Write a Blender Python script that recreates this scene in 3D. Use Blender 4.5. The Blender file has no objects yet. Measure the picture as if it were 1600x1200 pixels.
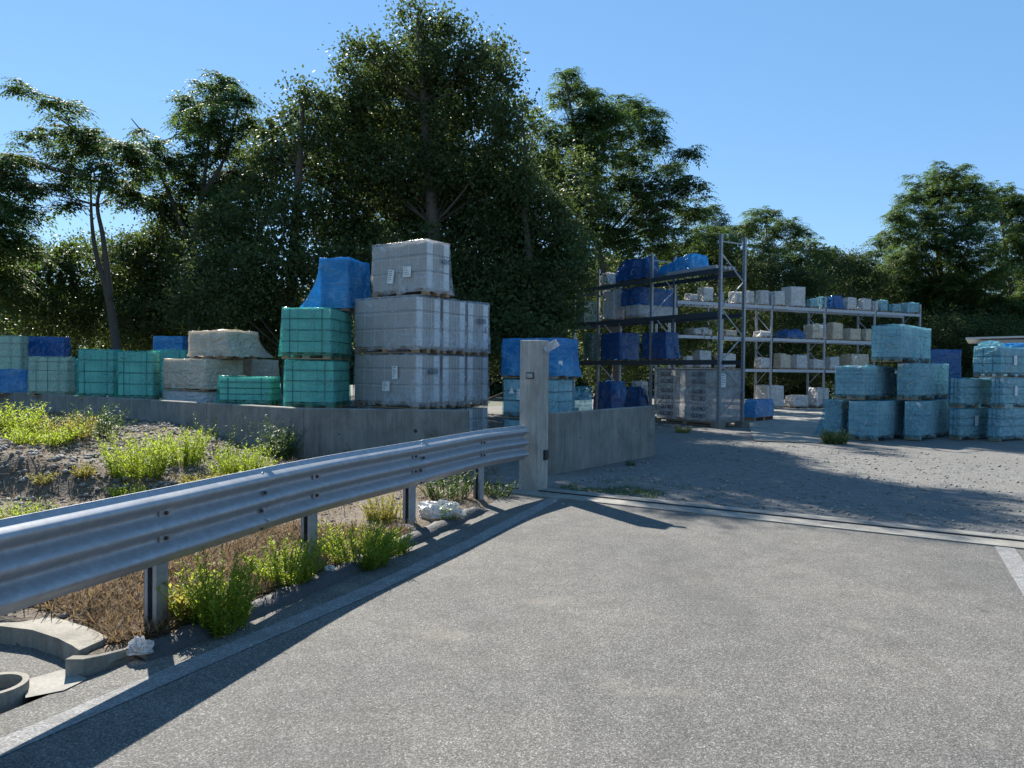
import bpy, math, random
import numpy as np
from mathutils import Vector, Matrix, Euler, noise

D2R = math.radians
C = bpy.context.scene.collection
SC = bpy.context.scene
random.seed(7)
RNG = np.random.default_rng(11)

# ------------------------------------------------------------------ camera
FPX, CAM_H = 1150.0, 1.70
PITCH, ROLL = 1.0, 0.6
cam_d = bpy.data.cameras.new('camera')
cam_d.sensor_width = 36.0
cam_d.lens = FPX / 1600.0 * 36.0
cam_d.clip_start = 0.05
cam_d.clip_end = 2000.0
cam = bpy.data.objects.new('camera', cam_d)
C.objects.link(cam)
CAMROT = Euler((D2R(90 - PITCH), 0, 0)).to_matrix() @ Matrix.Rotation(D2R(ROLL), 3, 'Z')
cam.matrix_world = Matrix.Translation((0, 0, CAM_H)) @ CAMROT.to_4x4()
SC.camera = cam

# ------------------------------------------------------------------ sky, sun, exposure
SUN_EL, SUN_AZ = 38.0, -28.5          # azimuth measured from +Y, negative = to the left
w = bpy.data.worlds.new('World')
SC.world = w
w.use_nodes = True
nt = w.node_tree
for n_ in list(nt.nodes):
    nt.nodes.remove(n_)
sky = nt.nodes.new('ShaderNodeTexSky')
sky.sky_type = 'NISHITA'
sky.sun_disc = False
sky.sun_elevation = D2R(SUN_EL)
sky.sun_rotation = D2R(SUN_AZ)
sky.air_density = 1.0
sky.dust_density = 0.0
sky.ozone_density = 1.6
sky.altitude = 900
bg = nt.nodes.new('ShaderNodeBackground')
bg.inputs['Strength'].default_value = 0.085
wo = nt.nodes.new('ShaderNodeOutputWorld')
mx = nt.nodes.new('ShaderNodeMix')
mx.data_type = 'RGBA'
mx.inputs[0].default_value = 0.58
nt.links.new(sky.outputs[0], mx.inputs[6])
mx.inputs[7].default_value = (0.70, 2.05, 3.95, 1)      # clear-air blue, evens out the pale horizon
nt.links.new(mx.outputs[2], bg.inputs['Color'])
nt.links.new(bg.outputs[0], wo.inputs['Surface'])

sd = bpy.data.lights.new('sun', 'SUN')
sd.energy = 5.0
sd.angle = D2R(0.5)
sd.color = (1.0, 0.94, 0.84)
sun = bpy.data.objects.new('sun', sd)
C.objects.link(sun)
_a, _e = D2R(SUN_AZ), D2R(SUN_EL)
SUNV = Vector((math.sin(_a) * math.cos(_e), math.cos(_a) * math.cos(_e), math.sin(_e)))
sun.rotation_euler = SUNV.to_track_quat('Z', 'Y').to_euler()
sun.location = SUNV * 60

SC.view_settings.view_transform = 'Standard'
SC.view_settings.look = 'None'
SC.view_settings.exposure = 1.3
SC.view_settings.gamma = 1.0
SC.view_settings.use_curve_mapping = False
SC.render.engine = 'CYCLES'
SC.cycles.use_denoising = True
SC.cycles.max_bounces = 8
SC.cycles.transparent_max_bounces = 16
SC.cycles.caustics_reflective = False
SC.cycles.caustics_refractive = False

# ------------------------------------------------------------------ survey helpers (site measurements -> metres)
def ray(u, v):
    return CAMROT @ Vector(((u - 800) / FPX, -(v - 600) / FPX, -1.0))
def G(u, v, z=0.0):
    r = ray(u, v)
    t = (z - CAM_H) / r.z
    return Vector((r.x * t, r.y * t, z))
def W(u, v, d):
    r = ray(u, v)
    t = d / r.y
    return Vector((r.x * t, d, CAM_H + r.z * t))
def Z(u, v, d):
    return W(u, v, d).z
def slen(px, py, dx, dy, u, v=580):
    """how far from (px,py) along (dx,dy) until the point lies in bearing u"""
    r = ray(u, v)
    k = r.x / r.y
    return (k * py - px) / (dx - k * dy)

# ------------------------------------------------------------------ object helpers
def tag(o, label=None, cat=None, group=None, kind=None):
    if label: o['label'] = label
    if cat: o['category'] = cat
    if group: o['group'] = group
    if kind: o['kind'] = kind
    return o
def empty(name, loc=(0, 0, 0), rz=0.0, label=None, cat=None, group=None):
    o = bpy.data.objects.new(name, None)
    C.objects.link(o)
    o.location = loc
    o.rotation_euler = (0, 0, rz)
    o.empty_display_size = 0.2
    return tag(o, label, cat, group)

class MB:
    """collects faces of ONE object"""
    def __init__(s):
        s.v, s.f, s.m = [], [], []
    def face(s, idx, m=0):
        s.f.append(tuple(idx)); s.m.append(m)
    def poly(s, pts, m=0):
        b = len(s.v); s.v += [tuple(p) for p in pts]
        s.face(range(b, b + len(pts)), m)
    def box(s, x0, x1, y0, y1, z0, z1, m=0, M=None, bev=0.0):
        P = [(x0, y0, z0), (x1, y0, z0), (x1, y1, z0), (x0, y1, z0), (x0, y0, z1), (x1, y0, z1), (x1, y1, z1), (x0, y1, z1)]
        if M is not None:
            P = [tuple(M @ Vector(p)) for p in P]
        b = len(s.v); s.v += P
        for q in ((3, 2, 1, 0), (4, 5, 6, 7), (0, 1, 5, 4), (1, 2, 6, 5), (2, 3, 7, 6), (3, 0, 4, 7)):
            s.face([b + i for i in q], m)
    def bar(s, a, b_, w_, h_, m=0):
        """square bar from a to b"""
        a, b_ = Vector(a), Vector(b_)
        d = (b_ - a)
        L = d.length
        d.normalize()
        up = Vector((0, 0, 1)) if abs(d.z) < 0.95 else Vector((1, 0, 0))
        x = d.cross(up).normalized(); y = x.cross(d).normalized()
        M = Matrix((x, d, y)).transposed().to_4x4()
        M.translation = a
        s.box(-w_ / 2, w_ / 2, 0, L, -h_ / 2, h_ / 2, m, M)
    def tube(s, pts, rad, n=8, m=0, cap=True):
        pts = [Vector(p) for p in pts]
        base = len(s.v)
        for i, p in enumerate(pts):
            t = (pts[min(i + 1, len(pts) - 1)] - pts[max(i - 1, 0)]).normalized()
            up = Vector((0, 0, 1)) if abs(t.z) < 0.9 else Vector((0, 1, 0))
            x = t.cross(up).normalized(); y = t.cross(x).normalized()
            r = rad[i] if isinstance(rad, (list, tuple)) else rad
            for k in range(n):
                a = 2 * math.pi * k / n
                s.v.append(tuple(p + x * (r * math.cos(a)) + y * (r * math.sin(a))))
        for i in range(len(pts) - 1):
            for k in range(n):
                k2 = (k + 1) % n
                s.face((base + i * n + k, base + i * n + k2, base + (i + 1) * n + k2, base + (i + 1) * n + k), m)
        if cap:
            s.face([base + k for k in range(n)][::-1], m)
            s.face([base + (len(pts) - 1) * n + k for k in range(n)], m)
    def build(s, name, mats, parent=None, smooth=False):
        me = bpy.data.meshes.new(name)
        me.from_pydata(s.v, [], s.f)
        if not isinstance(mats, (list, tuple)): mats = [mats]
        for mm in mats: me.materials.append(mm)
        if len(mats) > 1:
            me.polygons.foreach_set('material_index', s.m)
        if smooth:
            me.polygons.foreach_set('use_smooth', [True] * len(s.f))
        me.update()
        return link(name, me, parent)
def link(name, me, parent=None):
    o = bpy.data.objects.new(name, me)
    C.objects.link(o)
    if parent is not None: o.parent = parent
    return o
def mesh_np(name, V, F, mat, smooth=False):
    """V (n,3), F (m,k) arrays"""
    me = bpy.data.meshes.new(name)
    n, (m, k) = len(V), F.shape
    me.vertices.add(n)
    me.vertices.foreach_set('co', np.ascontiguousarray(V, dtype=np.float32).ravel())
    me.loops.add(m * k)
    me.loops.foreach_set('vertex_index', np.ascontiguousarray(F, dtype=np.int32).ravel())
    me.polygons.add(m)
    me.polygons.foreach_set('loop_start', np.arange(0, m * k, k, dtype=np.int32))
    me.polygons.foreach_set('loop_total', np.full(m, k, dtype=np.int32))
    if smooth:
        me.polygons.foreach_set('use_smooth', np.ones(m, dtype=bool))
    me.materials.append(mat)
    me.update(calc_edges=True)
    return me
def copy_tree(o, parent=None):
    c = o.copy(); C.objects.link(c); c.parent = parent
    for ch in list(o.children):
        copy_tree(ch, c)
    return c

# ------------------------------------------------------------------ materials
class Nodes:
    def __init__(s, name):
        s.mat = bpy.data.materials.new(name)
        s.mat.use_nodes = True
        s.t = s.mat.node_tree
        s.t.nodes.clear()
        s.out = s.n('ShaderNodeOutputMaterial')
    def n(s, typ, **kw):
        nd = s.t.nodes.new(typ)
        for k, v in kw.items(): setattr(nd, k, v)
        return nd
    def l(s, a, b): s.t.links.new(a, b)
    def coord(s, kind='Object', scale=(1, 1, 1)):
        tc = s.n('ShaderNodeTexCoord'); mp = s.n('ShaderNodeMapping')
        mp.inputs['Scale'].default_value = scale
        s.l(tc.outputs[kind], mp.inputs['Vector'])
        return mp.outputs[0]
    def noise(s, vec, scale, detail=4, rough=0.55, dist=0.0):
        nd = s.n('ShaderNodeTexNoise')
        nd.inputs['Scale'].default_value = scale
        nd.inputs['Detail'].default_value = detail
        nd.inputs['Roughness'].default_value = rough
        nd.inputs['Distortion'].default_value = dist
        if vec is not None: s.l(vec, nd.inputs['Vector'])
        return nd.outputs['Fac']
    def voro(s, vec, scale, out='Color', feature='F1'):
        nd = s.n('ShaderNodeTexVoronoi', feature=feature)
        nd.inputs['Scale'].default_value = scale
        s.l(vec, nd.inputs['Vector'])
        return nd.outputs[out]
    def ramp(s, fac, stops):
        nd = s.n('ShaderNodeValToRGB')
        cr = nd.color_ramp
        while len(cr.elements) < len(stops): cr.elements.new(0.5)
        for e, (p, c) in zip(cr.elements, stops):
            e.position = p
            e.color = (*c, 1) if not isinstance(c, (int, float)) else (c, c, c, 1)
        s.l(fac, nd.inputs[0])
        return nd.outputs[0]
    def mix(s, fac, a, b, blend='MIX'):
        nd = s.n('ShaderNodeMix', data_type='RGBA', blend_type=blend)
        for sock, val in ((nd.inputs[0], fac), (nd.inputs[6], a), (nd.inputs[7], b)):
            if hasattr(val, 'is_output') or hasattr(val, 'links'): s.l(val, sock)
            elif isinstance(val, (int, float)): sock.default_value = val
            else: sock.default_value = (*val, 1)
        return nd.outputs[2]
    def math(s, op, a, b=0.0):
        nd = s.n('ShaderNodeMath', operation=op)
        for sock, val in ((nd.inputs[0], a), (nd.inputs[1], b)):
            if isinstance(val, (int, float)): sock.default_value = val
            else: s.l(val, sock)
        return nd.outputs[0]
    def bump(s, h, strength=0.3, dist=0.01, prev=None):
        nd = s.n('ShaderNodeBump')
        nd.inputs['Strength'].default_value = strength
        nd.inputs['Distance'].default_value = dist
        s.l(h, nd.inputs['Height'])
        if prev is not None: s.l(prev, nd.inputs['Normal'])
        return nd.outputs[0]
    def pbsdf(s, col, rough=0.6, metal=0.0, spec=0.5, normal=None):
        p = s.n('ShaderNodeBsdfPrincipled')
        if hasattr(col, 'links'): s.l(col, p.inputs['Base Color'])
        else: p.inputs['Base Color'].default_value = (*col, 1)
        if isinstance(rough, (int, float)): p.inputs['Roughness'].default_value = rough
        else: s.l(rough, p.inputs['Roughness'])
        p.inputs['Metallic'].default_value = metal
        p.inputs['Specular IOR Level'].default_value = spec
        if normal is not None: s.l(normal, p.inputs['Normal'])
        return p.outputs[0]
    def done(s, sh):
        s.l(sh, s.out.inputs['Surface'])
        return s.mat

def mat_basic(name, col, rough=0.6, metal=0.0, var=0.15, scale=8.0, bump=0.0, coord='Object', spec=0.5):
    N = Nodes(name)
    v = N.coord(coord)
    f = N.noise(v, scale, 5)
    c = N.mix(f, [x * (1 - var) for x in col], [min(1, x * (1 + var)) for x in col])
    nm = N.bump(f, bump, 0.01) if bump else None
    return N.done(N.pbsdf(c, rough, metal, spec, nm))

def mat_asphalt(name='asphalt', base=0.128, spec=0.12):
    N = Nodes(name)
    v = N.coord('Object')
    ag = N.voro(v, 150.0)                     # aggregate chips
    agv = N.ramp(ag, [(0.0, base * 0.45), (0.55, base * 0.95), (0.8, base * 1.5), (1.0, base * 2.6)])
    big = N.noise(v, 0.55, 5, 0.6)
    bigc = N.ramp(big, [(0.30, (0.80, 0.81, 0.83)), (0.55, (1.0, 0.99, 0.97)), (0.75, (1.16, 1.14, 1.09))])
    c = N.mix(1.0, agv, bigc, 'MULTIPLY')
    mid = N.noise(v, 4.0, 5, 0.65)
    midc = N.ramp(mid, [(0.3, 0.86), (0.7, 1.12)])
    c = N.mix(1.0, c, midc, 'MULTIPLY')
    # pale dusty scuffs
    sv = N.coord('Object', (1.0, 1.25, 1))
    sc = N.noise(sv, 1.15, 3, 0.5)
    scm = N.ramp(sc, [(0.62, 0.0), (0.78, 0.38)])
    c = N.mix(scm, c, (0.29, 0.27, 0.225))
    ck = N.voro(N.coord('Object', (1, 1, 0)), 0.35, 'Distance', 'DISTANCE_TO_EDGE')
    ckn = N.noise(v, 3.0, 4, 0.6)
    ckm = N.math('MULTIPLY', N.ramp(ck, [(0.0, 0.22), (0.005, 0.0)]), N.ramp(ckn, [(0.48, 0.0), (0.56, 1.0)]))
    c = N.mix(ckm, c, (0.04, 0.04, 0.04))
    tr = N.noise(N.coord('Object', (0.9, 0.16, 1)), 1.6, 4, 0.6)
    c = N.mix(N.ramp(tr, [(0.52, 0.0), (0.70, 0.35)]), c, (0.085, 0.084, 0.08))
    # dark oily drops
    dv = N.voro(v, 1.7, 'Distance')
    dm = N.ramp(dv, [(0.0, 0.55), (0.045, 0.0)])
    c = N.mix(dm, c, (0.04, 0.04, 0.04))
    hv = N.voro(v, 150.0, 'Distance')
    nm = N.bump(hv, 0.5, 0.003)
    nm = N.bump(mid, 0.15, 0.02, nm)
    c = N.mix(1.0, c, (1.03, 1.0, 0.94), 'MULTIPLY')
    return N.done(N.pbsdf(c, 0.85, 0, spec, nm))

def mat_paint_line():
    N = Nodes('road_paint')
    v = N.coord('Object')
    ag = N.voro(v, 95.0)
    c = N.ramp(ag, [(0.0, 0.12), (0.5, 0.21), (1.0, 0.34)])
    wear = N.noise(v, 7.0, 6, 0.7)
    wm = N.ramp(wear, [(0.42, 0.0), (0.62, 0.75)])
    c = N.mix(wm, c, (0.15, 0.15, 0.145))
    nm = N.bump(N.voro(v, 95.0, 'Distance'), 0.6, 0.005)
    return N.done(N.pbsdf(c, 0.8, 0, 0.12, nm))

def mat_concrete(name, col=(0.36, 0.345, 0.31), streak=0.5, dark=0.35):
    N = Nodes(name)
    v = N.coord('Object')
    sv = N.coord('Object', (22, 22, 0.5))
    st = N.noise(sv, 1.6, 5, 0.7)
    stc = N.ramp(st, [(0.32, 1 - streak), (0.60, 1.05)])
    sv2 = N.coord('Object', (3.1, 3.1, 0.9))
    st2 = N.noise(sv2, 1.3, 6, 0.7)
    stc = N.mix(1.0, stc, N.ramp(st2, [(0.35, 0.80), (0.6, 1.05)]), 'MULTIPLY')
    f = N.noise(v, 2.3, 6, 0.65)
    c = N.mix(f, [x * 0.7 for x in col], [x * 1.2 for x in col])
    c = N.mix(1.0, c, stc, 'MULTIPLY')
    fine = N.noise(v, 60, 4, 0.6)
    c = N.mix(1.0, c, N.ramp(fine, [(0.3, 0.82), (0.7, 1.14)]), 'MULTIPLY')
    blot = N.noise(N.coord('Object', (1.0, 1.0, 0.6)), 1.7, 6, 0.72, 0.6)
    c = N.mix(1.0, c, N.ramp(blot, [(0.36, 0.66), (0.52, 0.98), (0.68, 1.14)]), 'MULTIPLY')
    pits = N.voro(v, 16, 'Distance')
    pm = N.ramp(pits, [(0.03, 0.6), (0.07, 0.0)])
    c = N.mix(pm, c, (0.09, 0.085, 0.075))
    lich = N.noise(v, 4.2, 6, 0.75)
    lm = N.ramp(lich, [(0.60, 0.0), (0.72, dark)])
    c = N.mix(lm, c, (0.07, 0.075, 0.065))
    nm = N.bump(fine, 0.25, 0.006)
    nm = N.bump(f, 0.2, 0.02, nm)
    return N.done(N.pbsdf(c, 0.85, 0, 0.3, nm))

def mat_galv(name='galvanised_steel', col=(0.34, 0.36, 0.39), rough=0.55, metal=0.45, coord='Object'):
    N = Nodes(name)
    v = N.coord(coord)
    sp = N.voro(v, 28.0)
    f = N.noise(v, 3.0, 6, 0.6)
    c = N.mix(N.ramp(sp, [(0, 0), (1, 1.0)]), [x * 0.86 for x in col], [x * 1.1 for x in col])
    sv = N.coord(coord, (3, 3, 0.5))
    st = N.noise(sv, 5.0, 6, 0.65)
    c = N.mix(N.ramp(st, [(0.5, 0.0), (0.72, 0.55)]), c, (0.30, 0.30, 0.29))
    c = N.mix(N.ramp(f, [(0.58, 0), (0.75, 0.35)]), c, (0.60, 0.60, 0.58))
    r = N.ramp(f, [(0.3, rough * 0.8), (0.7, rough * 1.35)])
    nm = N.bump(f, 0.06, 0.02)
    return N.done(N.pbsdf(c, r, metal, 0.5, nm))

def mat_film(name, col, lo, hi, tint=None, rough=0.24, transl=0.35, wr=0.5, fold=0.5, fscale=1.0):
    """stretch film: part see-through, part tinted sheet, milky along pulled creases"""
    N = Nodes(name)
    def ridge(scale_vec, sc, dist, pw):
        n_ = N.noise(N.coord('Object', scale_vec), sc * fscale, 3, 0.5, dist)
        r_ = N.math('SUBTRACT', 1.0, N.math('ABSOLUTE', N.math('SUBTRACT', N.math('MULTIPLY', n_, 2.0), 1.0)))
        return N.math('POWER', r_, pw)
    r1 = ridge((1.3, 1.3, 4.2), 1.5, 1.1, 9.0)            # creases pulled round the load
    r2 = ridge((2.6, 2.6, 1.6), 1.7, 1.8, 12.0)           # random cross folds
    v = N.coord('Object')
    big = N.noise(v, 1.9, 4, 0.6, 0.4)
    h = N.math('ADD', r1, N.math('MULTIPLY', r2, 0.8))
    msk = N.ramp(big, [(0.38, 0.25), (0.62, 1.0)])
    h = N.math('MULTIPLY', h, msk)
    nm = N.bump(h, wr, 0.05)
    nm = N.bump(N.noise(N.coord('Object', (3, 3, 14)), 2.0, 3, 0.5, 0.6), wr * 0.35, 0.02, nm)
    fac = N.ramp(big, [(0.32, lo), (0.66, hi)])
    fac = N.math('MINIMUM', N.math('ADD', fac, N.math('MULTIPLY', h, fold)), 1.0)
    cc = N.mix(big, [x * 0.82 for x in col], [min(1, x * 1.15) for x in col])
    milky = [0.35 * x + 0.60 for x in col]
    cc = N.mix(N.math('MULTIPLY', h, fold), cc, milky)
    p = N.pbsdf(cc, rough, 0, 0.6, nm)
    tr = N.n('ShaderNodeBsdfTranslucent')
    N.l(cc, tr.inputs['Color'])
    N.l(nm, tr.inputs['Normal'])
    m1 = N.n('ShaderNodeMixShader'); m1.inputs[0].default_value = transl
    N.l(p, m1.inputs[1]); N.l(tr.outputs[0], m1.inputs[2])
    tp = N.n('ShaderNodeBsdfTransparent')
    tp.inputs['Color'].default_value = (*(tint or (0.9, 0.9, 0.9)), 1)
    m2 = N.n('ShaderNodeMixShader')
    N.l(fac, m2.inputs[0]); N.l(tp.outputs[0], m2.inputs[1]); N.l(m1.outputs[0], m2.inputs[2])
    return N.done(m2.outputs[0])

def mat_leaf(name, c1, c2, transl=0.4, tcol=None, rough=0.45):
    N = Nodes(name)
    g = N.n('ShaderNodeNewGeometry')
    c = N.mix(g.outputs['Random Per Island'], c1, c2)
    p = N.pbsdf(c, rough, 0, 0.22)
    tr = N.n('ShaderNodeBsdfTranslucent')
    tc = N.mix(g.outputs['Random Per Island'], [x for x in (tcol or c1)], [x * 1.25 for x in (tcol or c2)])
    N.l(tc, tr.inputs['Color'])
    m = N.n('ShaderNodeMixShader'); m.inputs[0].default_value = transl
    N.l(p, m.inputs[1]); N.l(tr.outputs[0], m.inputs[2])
    return N.done(m.outputs[0])

def mat_gravel(name, c1, c2, scale=26.0, dusty=(0.30, 0.28, 0.245), bs=0.7):
    N = Nodes(name)
    v = N.coord('Object')
    st = N.voro(v, scale)
    c = N.ramp(st, [(0.0, c1), (1.0, c2)])
    st2 = N.voro(v, scale * 2.7)
    c = N.mix(0.4, c, N.ramp(st2, [(0.0, c1), (1.0, c2)]))
    st3 = N.voro(v, scale * 0.42)
    c = N.mix(0.3, c, N.ramp(st3, [(0.0, [x * 0.6 for x in c1]), (1.0, [min(1, x * 1.25) for x in c2])]))
    big = N.noise(v, 0.5, 6, 0.65)
    c = N.mix(N.ramp(big, [(0.45, 0.0), (0.68, 0.65)]), c, dusty)
    dk = N.noise(v, 1.3, 6, 0.7)
    c = N.mix(N.ramp(dk, [(0.58, 0.0), (0.72, 0.5)]), c, [x * 0.55 for x in c1])
    h = N.voro(v, scale, 'Distance'); h2 = N.voro(v, scale * 2.7, 'Distance')
    nm = N.bump(h, bs, 0.018)
    nm = N.bump(h2, 0.6, 0.006, nm)
    return N.done(N.pbsdf(c, 0.9, 0, 0.25, nm))

M = {}
M['asphalt'] = mat_asphalt()
M['tar'] = mat_basic('tar_berm', (0.045, 0.045, 0.047), 0.75, 0, 0.6, 45, 0.9)
M['paint'] = mat_paint_line()
M['concrete'] = mat_concrete('precast_concrete', (0.25, 0.24, 0.215), 0.24, 0.55)
M['concrete_post'] = mat_concrete('post_concrete', (0.44, 0.415, 0.37), 0.22, 0.18)
M['concrete_old'] = mat_concrete('gutter_concrete', (0.26, 0.24, 0.20), 0.1, 0.4)
M['sill'] = mat_concrete('sill_concrete', (0.27, 0.255, 0.225), 0.05, 0.35)
M['galv'] = mat_galv()
M['galv_dull'] = mat_galv('rack_steel', (0.30, 0.32, 0.35), 0.5, 0.6)
M['beam'] = mat_basic('rack_beam_shaded_paint', (0.035, 0.055, 0.07), 0.5, 0.2, 0.2)  # beam paint with the tree shade on the nearer rack put into its colour
M['beam_pale'] = mat_galv('rack_beam_galvanised', (0.36, 0.39, 0.43), 0.5, 0.4)
M['dark'] = mat_basic('dark_metal', (0.03, 0.032, 0.035), 0.5, 0.3)
M['bolt'] = mat_galv('bolt_steel', (0.28, 0.29, 0.31), 0.5, 0.7)
M['gravel'] = mat_gravel('yard_gravel', (0.082, 0.081, 0.078), (0.205, 0.200, 0.188), 26.0, (0.165, 0.157, 0.142))
M['dirt'] = mat_gravel('verge_soil', (0.055, 0.043, 0.032), (0.165, 0.135, 0.102), 34.0, (0.12, 0.085, 0.054), 0.4)
M['earth'] = mat_basic('earth', (0.06, 0.065, 0.035), 0.95, 0, 0.4, 0.6)
M['pad'] = mat_concrete('pad_concrete', (0.28, 0.265, 0.235), 0.02, 0.3)
M['wood'] = mat_basic('pallet_wood', (0.33, 0.22, 0.13), 0.8, 0, 0.35, 9)
M['paper'] = mat_basic('label_paper', (0.74, 0.74, 0.72), 0.7, 0, 0.05)
M['ink'] = mat_basic('black_ink', (0.02, 0.02, 0.025), 0.6)
M['strap_pale'] = mat_basic('grey_strap', (0.20, 0.21, 0.22), 0.5)
M['print'] = mat_basic('printed_ink', (0.075, 0.085, 0.11), 0.6)
M['strap'] = mat_basic('plastic_strap', (0.06, 0.07, 0.08), 0.5)
M['carton'] = mat_basic('grey_carton', (0.42, 0.39, 0.345), 0.8, 0, 0.1, 3)
M['carton_gap'] = mat_basic('carton_edge', (0.78, 0.77, 0.74), 0.8, 0, 0.05)
M['carton_green'] = mat_basic('tile_carton', (0.60, 0.60, 0.55), 0.8, 0, 0.12, 3)
M['brick'] = mat_basic('pale_block', (0.62, 0.60, 0.56), 0.85, 0, 0.15, 4)
M['brick_gap'] = mat_basic('block_gap', (0.10, 0.10, 0.10), 0.9)
M['white_goods'] = mat_basic('white_carton', (0.70, 0.69, 0.66), 0.8, 0, 0.1, 3)
M['film_clear'] = mat_film('clear_film', (0.66, 0.68, 0.71), 0.05, 0.24, (0.93, 0.94, 0.955), 0.2, 0.38, 0.4, 0.34, 0.5)
M['film_white'] = mat_film('white_film', (0.66, 0.66, 0.66), 0.35, 0.75, (0.92, 0.92, 0.92), 0.28, 0.35, 0.7, 0.2, 0.6)
M['film_beige'] = mat_film('beige_film', (0.70, 0.61, 0.48), 0.50, 0.85, (0.92, 0.88, 0.80), 0.35, 0.35, 0.7, 0.15, 0.6)
M['film_green'] = mat_film('green_film', (0.05, 0.44, 0.40), 0.05, 0.28, (0.54, 0.91, 0.86), 0.18, 0.5, 0.45, 0.30, 0.55)
M['film_pale_green'] = mat_film('pale_green_film', (0.42, 0.58, 0.48), 0.15, 0.5, (0.75, 0.92, 0.84), 0.25, 0.4, 0.5, 0.2)
M['film_teal'] = mat_film('teal_film', (0.08, 0.38, 0.50), 0.02, 0.24, (0.72, 0.90, 0.95), 0.08, 0.40, 0.9, 0.55, 0.42)
M['film_blue'] = mat_film('blue_film', (0.025, 0.31, 0.62), 0.60, 0.92, (0.12, 0.5, 0.88), 0.16, 0.45, 0.5, 0.20, 0.5)
M['film_navy'] = mat_film('dark_blue_film', (0.004, 0.085, 0.27), 0.92, 1.0, (0.05, 0.3, 0.8), 0.18, 0.30, 0.35, 0.05, 0.45)
M['film_dgreen'] = mat_film('dark_green_film', (0.02, 0.10, 0.07), 0.9, 1.0, (0.1, 0.3, 0.2), 0.3, 0.2, 0.5)
M['bark'] = mat_basic('bark', (0.085, 0.070, 0.055), 0.95, 0, 0.4, 14, 0.8)
M['leaf_oak'] = mat_leaf('oak_leaf', (0.036, 0.058, 0.020), (0.075, 0.100, 0.034), 0.28, (0.11, 0.16, 0.04), 0.6)
M['leaf_ail'] = mat_leaf('ailanthus_leaf', (0.036, 0.066, 0.022), (0.070, 0.110, 0.034), 0.32, (0.13, 0.21, 0.04), 0.65)
M['leaf_bush'] = mat_leaf('bush_leaf', (0.036, 0.058, 0.018), (0.066, 0.090, 0.026), 0.32, (0.14, 0.20, 0.04), 0.5)
M['leaf_wood'] = mat_leaf('woodland_leaf', (0.030, 0.054, 0.022), (0.058, 0.086, 0.032), 0.25, (0.09, 0.14, 0.035), 0.65)
M['leaf_weed'] = mat_leaf('weed_leaf', (0.10, 0.150, 0.026), (0.16, 0.20, 0.036), 0.5, (0.42, 0.52, 0.045), 0.55)
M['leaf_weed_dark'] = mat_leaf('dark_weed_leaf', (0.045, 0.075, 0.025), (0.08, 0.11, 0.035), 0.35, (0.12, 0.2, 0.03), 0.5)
M['leaf_weed_dry'] = mat_leaf('yellowing_weed_leaf', (0.15, 0.16, 0.040), (0.22, 0.20, 0.055), 0.45, (0.40, 0.36, 0.06), 0.6)
M['straw'] = mat_leaf('dry_straw', (0.075, 0.045, 0.025), (0.32, 0.23, 0.13), 0.25, (0.3, 0.2, 0.1), 0.8)
M['stone'] = mat_leaf('stone', (0.13, 0.125, 0.115), (0.30, 0.285, 0.26), 0.0, None, 0.9)
M['stone_dark'] = mat_leaf('dark_stone', (0.05, 0.05, 0.052), (0.09, 0.09, 0.09), 0.0, None, 0.8)
M['plastic_white'] = mat_film('white_plastic', (0.70, 0.70, 0.70), 0.85, 1.0, (0.9, 0.9, 0.9), 0.3, 0.35, 0.8, 0.1)
M['shed_wall'] = mat_basic('shed_panel', (0.44, 0.46, 0.48), 0.6, 0, 0.06, 2)
M['roof'] = mat_basic('shed_roof', (0.55, 0.54, 0.50), 0.6, 0, 0.15, 4)

# ------------------------------------------------------------------ ground
GA = G(868, 766)                                   # gate sill line, far edge start
GD = Vector((math.cos(D2R(-30.5)), math.sin(D2R(-30.5)), 0))
GN = Vector((-GD.y, GD.x, 0))                       # points into the yard
def gate_side(x, y):
    return (x - GA.x) * GN.x + (y - GA.y) * GN.y
BERM = [(-30, 1400)]
berm_px = [(213, 1030), (330, 985), (430, 942), (520, 905), (600, 864), (690, 825), (752, 797)]
berm_pts = [G(u, v) for u, v in berm_px]
# carry the line back behind the camera and on to the gate
b0 = berm_pts[0]; bd = (berm_pts[0] - berm_pts[2]).normalized()
berm_line = [b0 + bd * 9.0, b0 + bd * 4.0] + berm_pts + [Vector((GA.x - 0.75, GA.y - 0.25, 0))]
def berm_x(y):
    for a, b in zip(berm_line[:-1], berm_line[1:]):
        if a.y <= y <= b.y:
            t = (y - a.y) / (b.y - a.y)
            return a.x + (b.x - a.x) * t
    return berm_line[0].x if y < berm_line[0].y else berm_line[-1].x

def sheet(name, pts, mat, z):
    mb = MB(); mb.poly([(p[0], p[1], z) for p in pts])
    return tag(mb.build(name, mat), kind='structure')

sheet('ground', [(-900, -900), (900, -900), (900, 900), (-900, 900)], M['earth'], -0.35)
far_l = Vector((GA.x - 0.9, GA.y + 0.1, 0))
road_far = [GA + GD * -1.2, GA + GD * 60]
sheet('road', [(p.x, p.y) for p in berm_line[:-1]] + [(GA.x - 0.9, GA.y + 0.45)] +
      [(road_far[1].x, road_far[1].y), (60, -40), (berm_line[0].x, -40)], M['asphalt'], 0.0)

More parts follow.
